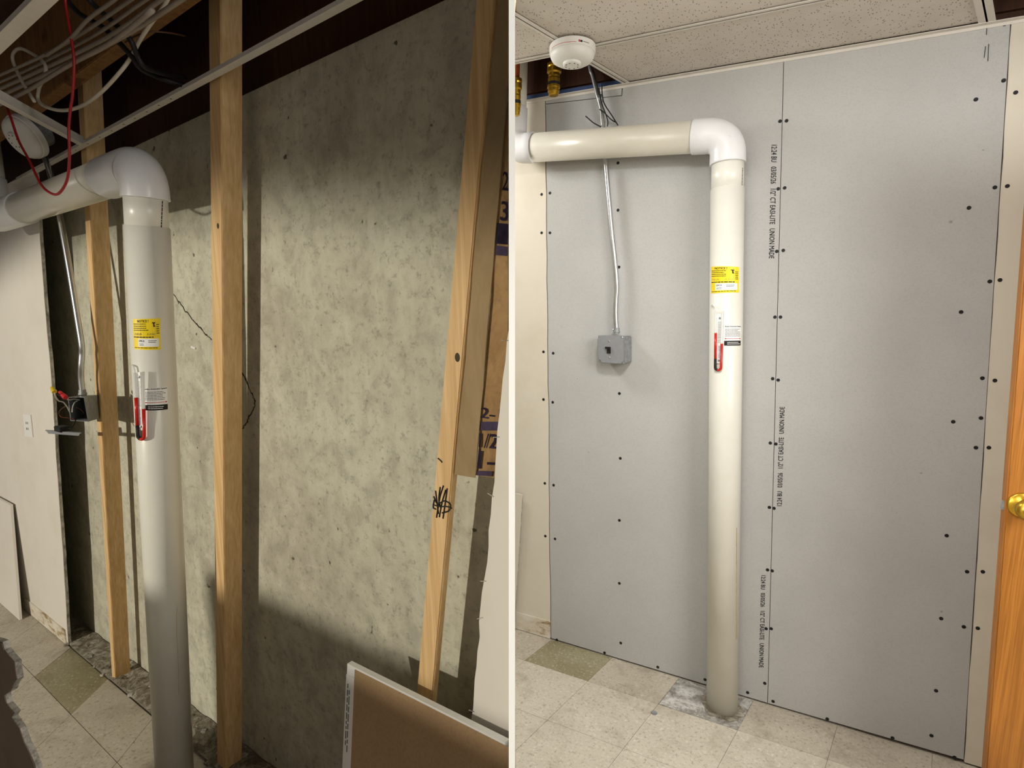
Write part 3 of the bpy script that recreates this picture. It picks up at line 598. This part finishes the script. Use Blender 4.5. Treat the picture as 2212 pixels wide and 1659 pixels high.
lb = empty('plasterboard_offcut', R, b_br); tag(lb, 'white plasterboard offcut leaning on the cream wall next to the divider', 'plasterboard')
mesh_obj('painted_face', R, *hexa([b_br,b_br+offx,b_tr+offx,b_tr],[b_br+th*.3,b_br+offx+th*.3,b_tr+offx+th*.3,b_tr+th*.3]), 'old_white_paint', lb)
mesh_obj('gypsum_core', R, *hexa([b_br+th*.3,b_br+offx+th*.3,b_tr+offx+th*.3,b_tr+th*.3],[b_br+th,b_br+offx+th,b_tr+offx+th,b_tr+th]), 'gypsum_edge', lb)

# ================================================================== the left room
R = L = LL
SF = 0.10; DF = 0.113
lnz = lambda p0, p1: (lambda z: p0.x+(p1.x-p0.x)*(z-p0.z)/(p1.z-p0.z))
def on_left(poly):
    def X(p): return -(L.inv.inverted() @ Vector(p)).x-0.0062
    out = []
    for i in range(len(poly)):
        a, b = Vector(poly[i]), Vector(poly[(i+1) % len(poly)]); xa, xb = X(a), X(b)
        if xa >= 0: out.append(a)
        if xa*xb < 0: out.append(a+(b-a)*(xa/(xa-xb)))
    return out
CT = L.W(523,207).z
wallL = mesh_obj('wall_left', L, *prism(on_left([V3((-3.2,0,-0.02)),V3((2.2,0,-0.02)),V3((2.2,0,CT)),V3((-3.2,0,CT))]), V3((0,0.15,0))), 'concrete'); trim_left(wallL, L); tag(wallL, 'bare stained concrete foundation wall with hairline cracks', None, None, 'structure')
def crack(pix):
    pts = [L.W(x, y, 0.0) for x, y in pix]; V = []; Fc = []
    fine = []
    for a, b in zip(pts, pts[1:]):
        for i in range(5):
            p = a.lerp(b, i/5); fine.append(p+V3((random.uniform(-.003,.003),0,random.uniform(-.003,.003))))
    fine.append(pts[-1])
    m = tube(fine, [random.uniform(.0012,.0034) for _ in fine], 5); v = [V3((p.x, max(-0.0015, min(0.001, p.y)), p.z)) for p in m[0]]
    mesh_obj('crack', L, v, m[1], 'crack_dark', wallL)
crack([(370,630),(382,645),(398,668),(412,685),(430,706),(445,722),(458,734)])
crack([(516,800),(523,806),(535,827),(542,847),(551,864),(549.5,881),(538,898),(535,911),(530,918),(520,933)])
mesh_obj('form_mark', L, *tube([L.W(414,749,0.001), L.W(423,753,0.001)], 0.004, 6), 'label_white', wallL)

flL = mesh_obj('floor', L, *prism(on_left([V3((-3.2,0.0,-0.004)),V3((2.3,0.0,-0.004)),V3((2.3,-2.6,-0.004)),V3((-3.2,-2.6,-0.004))]), V3((0,0,-0.03))), 'floor_vinyl_dusty'); trim_left(flL, L); tag(flL, 'dusty beige vinyl tile floor of the opened-up room', None, None, 'structure')
rows = [0.113, 0.285, 0.455, 0.625, 0.795]
for ri in range(4):
    for k in range(-3, 4):
        f = lambda kk, b: -1.118+0.436*kk+0.8*(b-0.113); b0, b1 = rows[ri], rows[ri+1]; j = 0.0012
        poly = [V3((f(k,b0)+j,-b0-j,0)), V3((f(k+1,b0)-j,-b0-j,0)), V3((f(k+1,b1)-j,-b1+j,0)), V3((f(k,b1)+j,-b1+j,0))]
        m = 'olive_tile' if (ri == 0 and k == 0) else 'floor_vinyl_dusty'; z = -0.0015 if m == 'olive_tile' else random.uniform(-.0006,.0004)
        o = mesh_obj('floor_tile', L, *prism([p+V3((0,0,z)) for p in poly], V3((0,0,-z-0.0038))), m, flL)
        if m == 'olive_tile': o['label'] = 'dull olive-green patch where a tile is missing'
V, Fc = [], []; nx, ny = 420, 16
for j in range(ny):
    for i in range(nx+1):
        x = -1.32+2.35*i/nx; y = -0.003-0.108*j/(ny-1); V.append(V3((x, y, 0.002+0.006+0.004*math.sin(i*0.21)*math.sin(j*0.6+i*.05)+random.uniform(0,0.005)*(1 if 0 < j < ny-1 else .4))))
for j in range(ny-1):
    for i in range(nx): q = j*(nx+1)+i; Fc.append((q,q+1,q+nx+2,q+nx+1))
o = mesh_obj('rubble_strip', L, V, Fc, 'rubble', flL, smooth=True); o['kind'] = 'stuff'; o['label'] = 'crumbled mortar and dust along the wall foot'
for i in range(46):
    x = random.uniform(-1.2,0.35); y = random.uniform(-.13,-.02); s = random.uniform(.004,.012); c0 = V3((x,y,0.004))
    v, f = box(-1,1,-1,1,0,1.2); rt = Matrix.Rotation(random.uniform(0,6),3,'Z')
    mesh_obj('mortar_crumb', L, [c0+rt @ V3((p.x*s*random.uniform(.6,1.1), p.y*s*random.uniform(.6,1.1), p.z*s*random.uniform(.5,1))) for p in v], f, 'rubble' if i % 2 else 'gypsum_edge', flL)

# ------------------------------------------------------------------ left room: overhead framing
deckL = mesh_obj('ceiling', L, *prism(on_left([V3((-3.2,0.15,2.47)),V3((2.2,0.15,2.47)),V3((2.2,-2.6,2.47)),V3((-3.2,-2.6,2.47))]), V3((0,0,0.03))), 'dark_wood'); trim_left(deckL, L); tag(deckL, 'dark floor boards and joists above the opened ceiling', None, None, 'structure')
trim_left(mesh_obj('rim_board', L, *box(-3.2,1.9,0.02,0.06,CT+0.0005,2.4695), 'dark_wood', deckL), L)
mesh_obj('floor_joist', L, *box(-2.6,1.2,-0.235,-0.195,2.235,2.4695), 'joist_wood', deckL, bevel=0.002)
for b in (0.62, 1.02, 1.42):
    poly = on_left([V3((-2.8,-b,2.25)),V3((1.9,-b,2.25)),V3((1.9,-b-0.038,2.25)),V3((-2.8,-b-0.038,2.25))])
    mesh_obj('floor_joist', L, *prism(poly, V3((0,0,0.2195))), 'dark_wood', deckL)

# ------------------------------------------------------------------ left room: studs
def stud(pl0, pl1, pr0, pr1, z1, label, dep=0.058, kw=1.0):
    l = lnz(L.W(*pl0,SF), L.W(*pl1,SF)); r0 = lnz(L.W(*pr0,SF), L.W(*pr1,SF)); r = lambda z: l(z)+(r0(z)-l(z))*kw; z0 = 0.004
    q = lambda z: [V3((l(z),-SF,z)), V3((r(z),-SF,z)), V3((r(z),-SF+dep,z)), V3((l(z),-SF+dep,z))]
    n = 1; o = mesh_obj('wall_stud', L, *hexa(q(z0), q(z1)), 'pine', bevel=0.002); tag(o, label, 'stud', 'bare wooden wall studs'); return o, l, r
s1, s1l, s1r = stud((169,230),(242,1466),(182,236),(249,1466),2.468,'bare wooden stud behind the pipe, next to the opened switch box')
s2, s2l, s2r = stud((452,168),(468.6,1623),(477,168),(486,1500),2.468,'bare wooden stud in the middle of the concrete, right of the pipe')
s3, s3l, s3r = stud((1028,0),(900,1493),(1078,0),(945,1475),2.468,'bare wooden stud with black scribble beside the brown insulation paper', 0.019, 0.80)
def marker(pix, r=0.0016):
    pts = [L.W(x, y, SF+0.0006) for x, y in pix]; mesh_obj('marker_stroke', L, *tube(smooth_path(pts,4), r, 5), 'ink_black', s3)
for st in ([(958,1049),(950,1075),(943,1118)],[(963,1058),(955,1085),(949,1117)],[(966,1055),(962,1085),(957,1120)],[(951,1052),(948,1080),(953,1100)],[(937,1072),(945,1088),(960,1082),(973,1090),(970,1103),(955,1108)],
           [(935,1090),(950,1094),(965,1094),(976,1098)],[(938,1080),(936,1096),(942,1100)],[(941,1060),(944,1085),(947,1110)],[(946,990),(952,995),(955,999)]):
    marker(st)
for x, y, rx in ((988,772,0.007),(471,488,0.006)):
    p = L.W(x, y, SF); o = s3 if x > 900 else s2
    v, f = lathe(V3((p.x,-SF+0.001,p.z)), (0,-1,0), [(0,rx),(.0014,rx*.9),(.0016,rx*.5)], 14); mesh_obj('knot', L, [V3((q.x, q.y, p.z+(q.z-p.z)*1.4)) for q in v], f, 'ink_brown', o)

# ------------------------------------------------------------------ left room: remaining plasterboard
def board_wall(edge_pix, far_a, ztop, label, sgn, zbot=0.004):
    pts = [L.W(x, y, DF) for x, y in edge_pix]; l = lnz(pts[0], pts[-1])
    fine = []
    e = []
    n = 46
    for i in range(n+1):
        z = zbot+(ztop-zbot)*i/n
        zz = [p.z for p in pts]; x = None
        for a, b in zip(pts, pts[1:]):
            if min(a.z,b.z) <= z <= max(a.z,b.z): x = a.x+(b.x-a.x)*(z-a.z)/(b.z-a.z)
        if x is None: x = l(z)
        e.append(V3((x+random.uniform(-.0025,.0025),-DF,z)))
    poly = e+[V3((far_a,-DF,ztop)), V3((far_a,-DF,zbot))]
    if sgn > 0: poly = on_left(poly)
    face = mesh_obj('drywall_panel', L, *prism(poly, V3((0,0.0014,0))), 'white_paint', wallL); face['label'] = label
    core = mesh_obj('gypsum_core', L, *prism([V3((p.x-sgn*-0.0 + (random.uniform(-.003,.001) if i < len(e) and sgn < 0 else random.uniform(-.001,.003) if i < len(e) else 0), -DF+0.0015, p.z)) for i, p in enumerate(poly)], V3((0,0.0112,0))), 'gypsum_edge', face)
    if sgn > 0: trim_left(core, L)
    return face
AZ = L.W(182,317,DF+0.005).z                                            # ceiling grid height
dl = board_wall([(147.5,1396),(137,1213),(122,1002),(118,926),(110,808),(101,714),(84,487)], -3.1, AZ+0.02, 'old white plasterboard left of the opening, with a sawn edge', -1)
dr = board_wall([(1015,1600),(1019,1558),(1028,1457),(1039,1313),(1053.7,1186),(1064.5,1060),(1072,965),(1085,830),(1099,722)], 1.75, L.W(1099,722,DF).z+0.05, 'old white plasterboard right of the insulation, with a torn edge', 1)
for k in range(14):
    z = 0.25+k*0.09+random.uniform(-.03,.03); e = L.W(1030,1400,DF)
    zz = z; x = lnz(L.W(1019,1558,DF), L.W(1085,830,DF))(zz); p = V3((x,-DF-0.001,zz))
    if k % 3: mesh_obj('torn_paper', L, *tube([p+V3((.004,0,0)), p+V3((-.008,-.002,random.uniform(-.006,.006)))], 0.0009, 4), 'gypsum_edge', dr)
bl = mesh_obj('baseboard_left', L, *box(-3.1, L.W(145,1385,DF).x-0.004, -DF-0.005, -DF-0.0002, 0.002, 0.075), 'stained_base'); tag(bl, 'bare stained strip along the foot of the old drywall', None, None, 'structure')
oq = [L.W(x, y, DF+0.0005) for x, y in ((55.5,942),(72.5,944),(67.5,896),(51.5,894))]
ol = mesh_obj('outlet_plate', L, *prism(oq, V3((0,-0.004,0))), 'outlet_plastic', bevel=0.0015); tag(ol, 'white electrical outlet plate on the old white drywall', 'outlet')
B5 = lambda s, t, off: Vector(bil(oq, s, t))+V3((0,-0.004-off,0))
for tt in (.36, .62):
    rc = mesh_obj('receptacle', L, *prism([B5(s,t,.0012) for s,t in ((.3,tt-.1),(.7,tt-.1),(.7,tt+.1),(.3,tt+.1))], V3((0,0.0014,0))), 'outlet_plastic', ol)
    for ss in (.40,.58): mesh_obj('slot', L, *prism([B5(s,t,.0017) for s,t in ((ss-.03,tt-.05),(ss+.03,tt-.05),(ss+.03,tt+.05),(ss-.03,tt+.05))], V3((0,0.0008,0))), 'rubber_black', rc)
# leaning offcut at the far left
p_br, p_tr = L.G(41,1333), L.W(21,1091,0.128); th = V3((0,0.012,0.001)); offx = V3((-0.6,0,0))
p_br = V3((p_br.x,-0.17,0.0))
t_r = V3((L.W(22,1091,0.135).x,-0.135,L.W(22,1091,0.135).z)); p_br.x = L.W(41,1333,0.17).x
lo = mesh_obj('plasterboard_offcut', L, *hexa([p_br,p_br+offx,t_r+offx,t_r],[p_br+th,p_br+offx+th,t_r+offx+th,t_r+th]), 'white_paint', bevel=0.001); tag(lo, 'white plasterboard offcut leaning at the far left below the outlet', 'plasterboard')
# broken piece in the near left corner
bz = 0.62
pp = [(-60,1370),(-10,1383),(4,1390),(8,1405),(20,1418),(31,1430),(33,1448),(36,1466),(28,1476),(22,1492),(9,1502),(12,1518),(30,1541),(24,1550),(42,1575),(52,1605),(64,1630),(74,1655),(110,1740),(-60,1740)]
cpts = []
for i, (x, y) in enumerate(pp):
    cpts.append(L.W(x, y, bz))
cpts[-1] = V3((cpts[0].x, -bz, 0.002)); cpts[-2].z = 0.002
bk = empty('broken_plasterboard', L, cpts[-1]); tag(bk, 'jagged brown-backed piece of broken plasterboard in the near left corner', 'plasterboard')
mesh_obj('paper_back', L, *prism(cpts, V3((0,0.0015,0))), 'chunk_paper', bk)
mesh_obj('gypsum_core', L, *prism([V3((p.x+random.uniform(-.002,.004), p.y+0.0016, p.z+random.uniform(-.002,.004) if p.z > .01 else p.z)) for p in cpts], V3((0,0.011,0))), 'gypsum_edge', bk)

# ------------------------------------------------------------------ left room: insulation
ins = empty('insulation_batt', L, L.W(1025,1030,0.08)); tag(ins, 'kraft-paper faced insulation with purple print behind the right stud', 'insulation')
zi0 = L.W(1020,1030,0.09).z
fl_l = lnz(L.W(1026,598,0.09), L.W(988,1030,0.09)); fl_r = lnz(L.W(1065,598,0.09), L.W(1029,1030,0.09))
ZT = 2.46
bound = lambda x, z, y: min(x, 9)
def quadp(l, r, y, z0, z1, n=16, amp=0.0):
    V, Fc = [], []
    for i in range(n+1):
        z = z0+(z1-z0)*i/n
        for x in (l(z), r(z)): V += [V3((x, y+random.uniform(-amp,amp), z)), V3((x, y+0.002, z))]
    for i in range(n): b = 4*i; Fc += [(b,b+2,b+6,b+4),(b+1,b+5,b+7,b+3),(b,b+4,b+5,b+1),(b+2,b+3,b+7,b+6)]
    Fc += [(0,1,3,2),(4*n,4*n+2,4*n+3,4*n+1)]
    return V, Fc
mesh_obj('paper_flange', L, *quadp(lambda z: s3r(z)+0.0015, fl_r, -0.094, zi0, ZT, 22, 0.0015), 'kraft_flange', ins)
edge_x = lambda z: L.W(1101,829,0.09).x+0.0*z
def xr(z):                                                             # stay left of the divider
    lo, hi = 0.5, 2.2
    for _ in range(30):
        m = (lo+hi)/2
        if (L.inv.inverted() @ V3((m,-0.085,z))).x < -0.0062: lo = m
        else: hi = m
    return lo
face = mesh_obj('paper_face', L, *quadp(lambda z: fl_r(z)-0.003, xr, -0.088, zi0+0.004, ZT, 22, 0.002), 'kraft_paper', ins)
def paper_text(body, quad, mat='ink_purple'):
    q = [L.W(x, y, 0.0915) for x, y in quad]; mesh_obj('printed_text', L, *text_on_quad(body, q, 0.01), mat, face)
def paper_bar(quad):
    q = [L.W(x, y, 0.0912) for x, y in quad]; mesh_obj('printed_bar', L, *prism(q, V3((0,0.0004,0))), 'ink_purple', face)
paper_text('2-1', [(1036,902),(1081,908),(1083,884),(1038,880)]); paper_bar([(1034,930),(1078,930),(1080,911),(1036,911)])
paper_text('1/2', [(1034,966),(1072,970),(1074,938),(1036,936)]); paper_text('1-', [(1032,1012),(1066,1014),(1069,976),(1035,974)]); paper_bar([(1030,1027),(1062,1029),(1064,1018),(1031,1017)])
paper_text('1', [(1072,526),(1095,528),(1098,484),(1075,482)]); paper_bar([(1070,551),(1095,553),(1097,533),(1071,530)]); paper_text('3', [(1080,476),(1097,478),(1099,436),(1083,434)]); paper_text('2', [(1084,410),(1098,412),(1099,372),(1087,370)])

# ------------------------------------------------------------------ left room: pipe, labels, gauge
pipeL, cyL, cyLn = radon_pipe(L, 0.215, (321.5,560), (363,1381), (252,378), (49,450), (-14,476), 41.0, (333,800), (233,385), (315,428), (319,490), (52,449),
    'upright white plastic vent pipe with elbows in front of bare concrete and studs', 0.0, 2.46)
notice_label(L, cyL, [(290,754),(347.5,755),(345.5,687),(287.5,689)], 'yellow notice sticker on the white pipe in front of the bare concrete', 31)
system_label(L, cyL, [(312.5,886),(362,884),(361,835),(311.5,838)], 'white system sticker with black band, on the pipe before the bare concrete', 41)
manometer(L, cyL, (303,880), [(299.5,928),(307.5,930),(303,804),(295.5,804)], [(291.5,806),(297.5,940),(304,956),(311.5,942),(309,803)], 858, 882, 918, [(290,797),(287,791),(286,789)],
    'u-shaped red fluid gauge on the pipe in front of bare concrete')
mesh_obj('pipe_print', L, *dashes(cyLn, [cyLn.hit(351,494), cyLn.hit(353,432), cyLn.hit(348,432), cyLn.hit(345,494)], 1, 0.0006, 6), 'ink_black', pipeL)
mesh_obj('scratch_line', L, *tube([cyL.pt(*cyL.hit(x,y),0.0003) for x, y in ((383,1312),(381,1330),(382,1380),(385,1430),(386,1500))], 0.0005, 5), 'rust', pipeL)

# ------------------------------------------------------------------ left room: ceiling grid
def strip(name, pts, h, label):
    o = mesh_obj(name, L, *prism(pts, V3((0,0,h))), 'grid_paint'); tag(o, label, 'ceiling grid', 'bare ceiling grid strips'); return o
za = AZ
wa = empty('ceiling_angle', L, V3((0.3,-DF,za))); tag(wa, 'long white metal ceiling strip crossing the studs along the wall', 'ceiling grid', 'bare ceiling grid strips')
x0, x1 = L.W(30,391,DF+.01).x, 1.30
mesh_obj('vertical_leg', L, *box(x0, x1, -DF-0.0022, -DF-0.0006, za, za+0.024), 'grid_paint', wa)
mesh_obj('bottom_leg', L, *box(x0, x1, -DF-0.021, -DF-0.0006, za-0.0014, za), 'grid_paint', wa)
for i in range(9):
    p = L.W(165+i*26-(i//5)*2, 325-i*13.6, DF+0.01); mesh_obj('punched_hole', L, *lathe(V3((p.x,-DF-0.012,za-0.0016)), (0,0,-1), [(0,.0026),(.0004,.0026)], 8), 'rubber_black', wa)
def tbar(pa, pb, wd, label):
    a, b = L.G(*pa, za), L.G(*pb, za); d = unit(b-a); s = V3((d.y,-d.x,0))*wd/2; U = V3((0,0,1))
    o = empty('ceiling_bar', L, a); tag(o, label, 'ceiling grid', 'bare ceiling grid strips')
    mesh_obj('flange', L, *hexa([a-s,b-s,b+s,a+s],[a-s+U*.0014,b-s+U*.0014,b+s+U*.0014,a+s+U*.0014]), 'grid_paint', o)
    mesh_obj('web', L, *hexa([a-s*.08+U*.0014,b-s*.08+U*.0014,b+s*.08+U*.0014,a+s*.08+U*.0014],[a-s*.08+U*.032,b-s*.08+U*.032,b+s*.08+U*.032,a+s*.08+U*.032]), 'grid_paint', o)
tbar((181,316),(-60,187), 0.020, 'short white ceiling grid bar meeting the wall strip above the pipe')
tbar((-90,182),(190,-88), 0.030, 'broad white ceiling grid bar in the upper left corner')

# ------------------------------------------------------------------ left room: cables overhead
cable('red_wire', L, [(142,-20),(142,13),(154,84),(160,135),(157,202),(152,236),(148.5,280),(150,337),(145,388),(128,417),(111,418),(88,398),(64,348),(40.5,304),(24,256),(13.5,229),(3,205),(-20,170)], 0.36, 0.0034, 'wire_red', 'red wire hanging in a loop in front of the horizontal pipe', 'wire')
cable('white_cable', L, [(74,219),(44,169),(27,125),(40.5,105),(67.5,115),(94.5,135),(98,159),(84,192),(84,219),(111,235),(145,238),(182,226),(219,199),(256.5,159),(280,128),(304,84),(331,44),(354,13),(372,-20)], [.33,.33,.33,.33,.32,.32,.32,.31,.31,.31,.30,.30,.29,.28,.27,.27,.27,.27,.27], 0.0046, 'cable_white', 'pale cable coiled into a loop and sagging below the joist', 'cable')
cable('black_cable', L, [(140,-5),(172,30),(219,57),(256.5,91),(287,125),(304,148),(337,165),(388,182),(430,190)], [.34,.32,.30,.29,.27,.25,.18,.12,.06], 0.0062, 'cable_black', 'thick black cable drooping over the joist, lower of two', 'cable')
cable('black_cable', L, [(180,-15),(202,10),(243,47),(280,84),(297,121),(314,145),(354,159),(400,168)], [.34,.32,.30,.29,.27,.25,.17,.10], 0.0062, 'cable_black', 'thick black cable drooping over the joist, upper of two', 'cable')
cable('brown_wire', L, [(270,92),(287,81),(321,69),(365,71),(400,78)], [.27,.27,.26,.22,.16], 0.002, 'wire_brown', 'thin brown wire in front of the joist', 'wire')
runs = [((-30,205),(80,155),(236,78),(337,7),(380,-24)),((-30,190),(60,150),(200,78),(300,10),(350,-25)),((-30,222),(90,165),(230,98),(330,40),(420,-20)),((-30,175),(90,122),(180,70),(260,15),(310,-20)),((-30,240),(60,195),(150,140),(240,92),(330,22)),((100,120),(150,85),(190,42),(240,5),(270,-20))]
desc = ['third','second','fourth','topmost','lowest','short upper']
for i, rn in enumerate(runs):
    cable('grey_cable', L, rn, 0.30+0.012*i, 0.0042 if i % 2 else 0.0052, 'cable_grey', '%s of the grey cables running along the joist in a bundle' % desc[i], 'cable', 'bundled cables along the joist')
# smoke detector left hanging above the pipe
dp = L.W(66,292,0.20); sdl = empty('smoke_detector', L, dp); tag(sdl, 'white smoke detector hanging sideways above the pipe near the bare studs', 'smoke detector')
detector(sdl, L, dp, (0.15,-0.80,-0.55), 0.95)
mesh_obj('back_box', L, *lathe(dp, (-0.15,0.80,0.55), [(0,.05),(.045,.05),(.046,.04)], 20), 'galvanised', sdl)

# ------------------------------------------------------------------ left room: conduit and opened switch box
cpx = [(78,285),(84,307),(105,362),(118,415),(130,470),(148.5,572),(169,697),(176.5,745),(177,765),(175.5,790),(175.5,818),(178.5,852)]
cp = [L.W(x, y, 0.145 if i < 9 else 0.150) for i, (x, y) in enumerate(cpx)]
conL = empty('conduit', L, cp[-1]); tag(conL, 'thin bent steel conduit over bare concrete, down to the opened junction box', 'conduit')
mesh_obj('steel_tube', L, *tube(smooth_path([cp[0]+V3((-.02,0,.2))]+cp, 6), 0.0098, 14), 'steel', conL, smooth=True)
mesh_obj('connector', L, *lathe(cp[-1]+V3((0,0,-.006)), (0,0,1), [(0,.0125),(.004,.0125),(.005,.014),(.012,.014),(.013,.0118),(.024,.0118),(.0245,.010)], 18), 'galvanised', conL)
fb = 0.185
q_bl, q_br, q_tr, q_tl = [L.W(x, y, fb) for x, y in ((152,909),(190,911),(181,858),(146,858))]
k_br, k_tr = L.W(214.4,904,SF+.004), L.W(210.5,853,SF+.004); k_bl = q_bl+(k_br-q_br); k_tl = q_tl+(k_tr-q_tr)
jb = empty('junction_box', L, (q_bl+q_br)/2); tag(jb, 'opened galvanised junction box with loose wires, fixed at the stud', 'junction box')
def wallq(a, b, c, d, inner):
    return hexa([a,b,c,d],[x+(inner-x)*0.05 for x in (a,b,c,d)])
cen = (q_bl+q_br+q_tr+q_tl+k_bl+k_br+k_tr+k_tl)/8
mesh_obj('box_body', L, *join(wallq(q_br,k_br,k_tr,q_tr,cen), wallq(q_bl,q_tl,k_tl,k_bl,cen), wallq(q_tl,q_tr,k_tr,k_tl,cen), wallq(q_bl,k_bl,k_br,q_br,cen), wallq(k_bl,k_tl,k_tr,k_br,cen)), 'galvanised', jb)
def wire(pix, b0, b1, r, mat, name='loose_wire'):
    n = len(pix); mesh_obj(name, L, *tube(smooth_path([L.W(x,y,b0+(b1-b0)*i/(n-1)) for i,(x,y) in enumerate(pix)],5), r, 7), mat, jb, smooth=True)
wire([(118,849),(121,858),(127,866),(137,869),(145,879),(151,890)], .25, .17, 0.0022, 'wire_cream')
wire([(143,861),(150,864),(160,862),(172,864)], .22, .15, 0.0022, 'wire_cream')
wire([(156,890),(157,880),(161,870),(167,866)], .20, .16, 0.002, 'wire_cream')
wire([(141,878),(130,886),(127,894),(133,901),(148,903),(160,905)], .22, .19, 0.0012, 'copper')
wire([(121,850),(130,856),(145,868),(160,880)], .24, .15, 0.0022, 'cable_black')
wire([(164,905),(161,915),(156,922),(150,926)], .18, .22, 0.0022, 'cable_black')
wire([(165,880),(175,885),(181,893)], .19, .15, 0.0012, 'copper')
def nut(p0, p1, b, mat):
    a, c = L.W(*p0,b), L.W(*p1,b); mesh_obj('wire_nut', L, *lathe(a, c-a, [(0,.0075),(.004,.0085),((c-a).length*.75,.0062),((c-a).length,.0055),((c-a).length+.0005,.002)], 12), mat, jb)
nut((118,847),(112,837),.25,'nut_yellow'); nut((142,859),(129,847),.225,'nut_red')
cvp = [L.W(x, y, 0.20) for x, y in ((98,931),(176,936))]
A0, B0 = cvp; dpt = unit(A0.lerp(B0,.5)-L.cam)*0.075+V3((0,0,0.004)); U = V3((0,0,0.004))
cvr = mesh_obj('box_cover', L, *join(hexa([A0,B0,B0+dpt,A0+dpt],[A0+U*.35,B0+U*.35,B0+dpt+U*.35,A0+dpt+U*.35]), hexa([A0.lerp(B0,.08)+dpt*.08-U*2.6,A0.lerp(B0,.92)+dpt*.08-U*2.6,A0.lerp(B0,.92)+dpt*.92-U*2.6,A0.lerp(B0,.08)+dpt*.92-U*2.6],[A0.lerp(B0,.03)+dpt*.03,A0.lerp(B0,.97)+dpt*.03,A0.lerp(B0,.97)+dpt*.97,A0.lerp(B0,.03)+dpt*.97])), 'cover_grey'); tag(cvr, 'loose metal box cover with its switch dangling below the opened box', 'box cover')
m = A0.lerp(B0,.5)+dpt*.5
mesh_obj('switch_body', L, *box(m.x-.034,m.x+.034,m.y-.016,m.y+.016,m.z+.001,m.z+.022), 'rubber_black', cvr, bevel=0.002)

# ------------------------------------------------------------------ left room: big board at the lower right
tl, tr = L.W(750,1441,0.150), L.W(1098,1601,0.150); zt = (tl.z+tr.z)/2; slope = L.W(740,1659,0.25)
bl_x = lnz(tl, V3((L.W(741,1659,0.20).x, 0, L.W(741,1659,0.20).z)))
fx = lambda z: tl.x+(L.W(741,1659,0.20).x-tl.x)*(zt-z)/(zt-L.W(741,1659,0.20).z)
yt, yb = -0.150, -0.150-0.16*1.0
def bp(s, z, off=0.0):
    k = (zt-z)/zt; x = fx(z)+s; return V3((x, yt+(yb-yt)*k-off, z+0.0))
W_ = 0.62
def slab(s0, s1, o0, o1, z0, z1):
    q = lambda off: on_left([bp(s0,z0,off), bp(s1,z0,off), bp(s1,z1,off), bp(s0,z1,off)])
    a = q(o0); return prism(a, V3((0,-(o1-o0),0)))
bd = empty('plasterboard_sheet', L, bp(0.2,0.0)); tag(bd, 'brown-backed plasterboard sheet with white top edge leaning at the lower centre', 'plasterboard')
mesh_obj('gypsum_core', L, *slab(0.0, W_, -0.014, -0.0012, 0.0, zt), 'label_white', bd)
mesh_obj('brown_face', L, *slab(0.028, W_, -0.0012, 0.0, 0.0, zt-0.004), 'brown_board', bd)
tp = mesh_obj('end_tape', L, *slab(0.0, 0.028, -0.0012, 0.0008, 0.0, zt-0.022), 'label_white', bd)
rnd = random.Random(3); parts = []
for col, (s0, s1) in enumerate(((0.006,0.009),(0.012,0.015))):
    z = zt-0.04-0.012*col
    while z > zt-0.17:
        h = rnd.uniform(.006,.018); parts.append(slab(s0, s1, 0.0008, 0.0012, z-h, z)); z -= h+0.004
mesh_obj('tape_print', L, *join(*parts), 'ink_grey', tp)

# ------------------------------------------------------------------ the divider between the two rooms
z0_, t_ = 0.78, 13.0*0.78/F
def cpt(x, y, z): return RR.inv @ V3((x, y, -z))
xl, xr_ = (1099-PX)/F*z0_, (1112.5-PX)/F*z0_
def far(y0):                                                        # run past the back of the left wall so no light leaks round
    best = 0.9
    for i in range(200):
        z = 0.4+i*0.01; q = LL.inv @ V3((0, y0, -z))
        if -q.y > -0.17: best = z
    return best
yb_, yt_ = -CAMH+0.02, 1.02
near_b, near_t = [(xl,z0_),(xr_,z0_)], None
def prof(y):
    y_ = y; zf = far(y); return [cpt(xl,y_,z0_), cpt(xr_,y_,z0_), cpt(xr_,y_,zf), cpt(xl,y_,zf)]
# corner points are straight lines in the plane of the divider
wd = mesh_obj('wall_divider', RR, *hexa(prof(yb_), prof(yt_)), 'divider_paint'); tag(wd, 'thin white panel added to part the two rooms and their light, seen on edge', None, None, 'structure')  # added panel for the white dividing stripe; also keeps the rooms' light apart

ri_ = RR
rw = mesh_obj('wall_rear', RR, *prism(clipx([V3((-3,-3.42,0)),V3((2.0,-3.42,0)),V3((2.0,-3.42,2.75)),V3((-3,-3.42,2.75))], RR, -0.03), V3((0,-0.02,0))), 'old_white_paint'); tag(rw, 'white wall behind the viewer in the repaired room', None, None, 'structure')
sw = mesh_obj('wall_side', RR, *box(1.98,2.0,-3.42,0.0,0,2.75), 'old_white_paint'); tag(sw, 'white side wall beyond the oak door', None, None, 'structure')
q0 = [RR.inv @ V3((x, -1.44, -z)) for x, z in ((-0.06,-0.08),(-0.04,-0.08),(-0.04,-1.9),(-0.06,-1.9))]; q1 = [RR.inv @ V3((x, 0.9, -z)) for x, z in ((-0.06,-0.08),(-0.04,-0.08),(-0.04,-1.9),(-0.06,-1.9))]
bw = mesh_obj('wall_baffle', RR, *hexa(q0, q1), 'divider_paint'); tag(bw, 'unseen white panel added behind the viewer to stop light crossing between the rooms', None, None, 'structure')  # unseen blocker, added to keep right-room light out of the left room
# unseen sheet added outside the frame in the left room to shade the lower wall
ps = mesh_obj('plasterboard_sheet', LL, *box(-0.16,0.78,-2.015,-2.0,0.002,1.29), 'brown_board', bevel=0.001); tag(ps, 'unseen tall sheet added to the opened-up room to shade its lower wall', 'plasterboard')
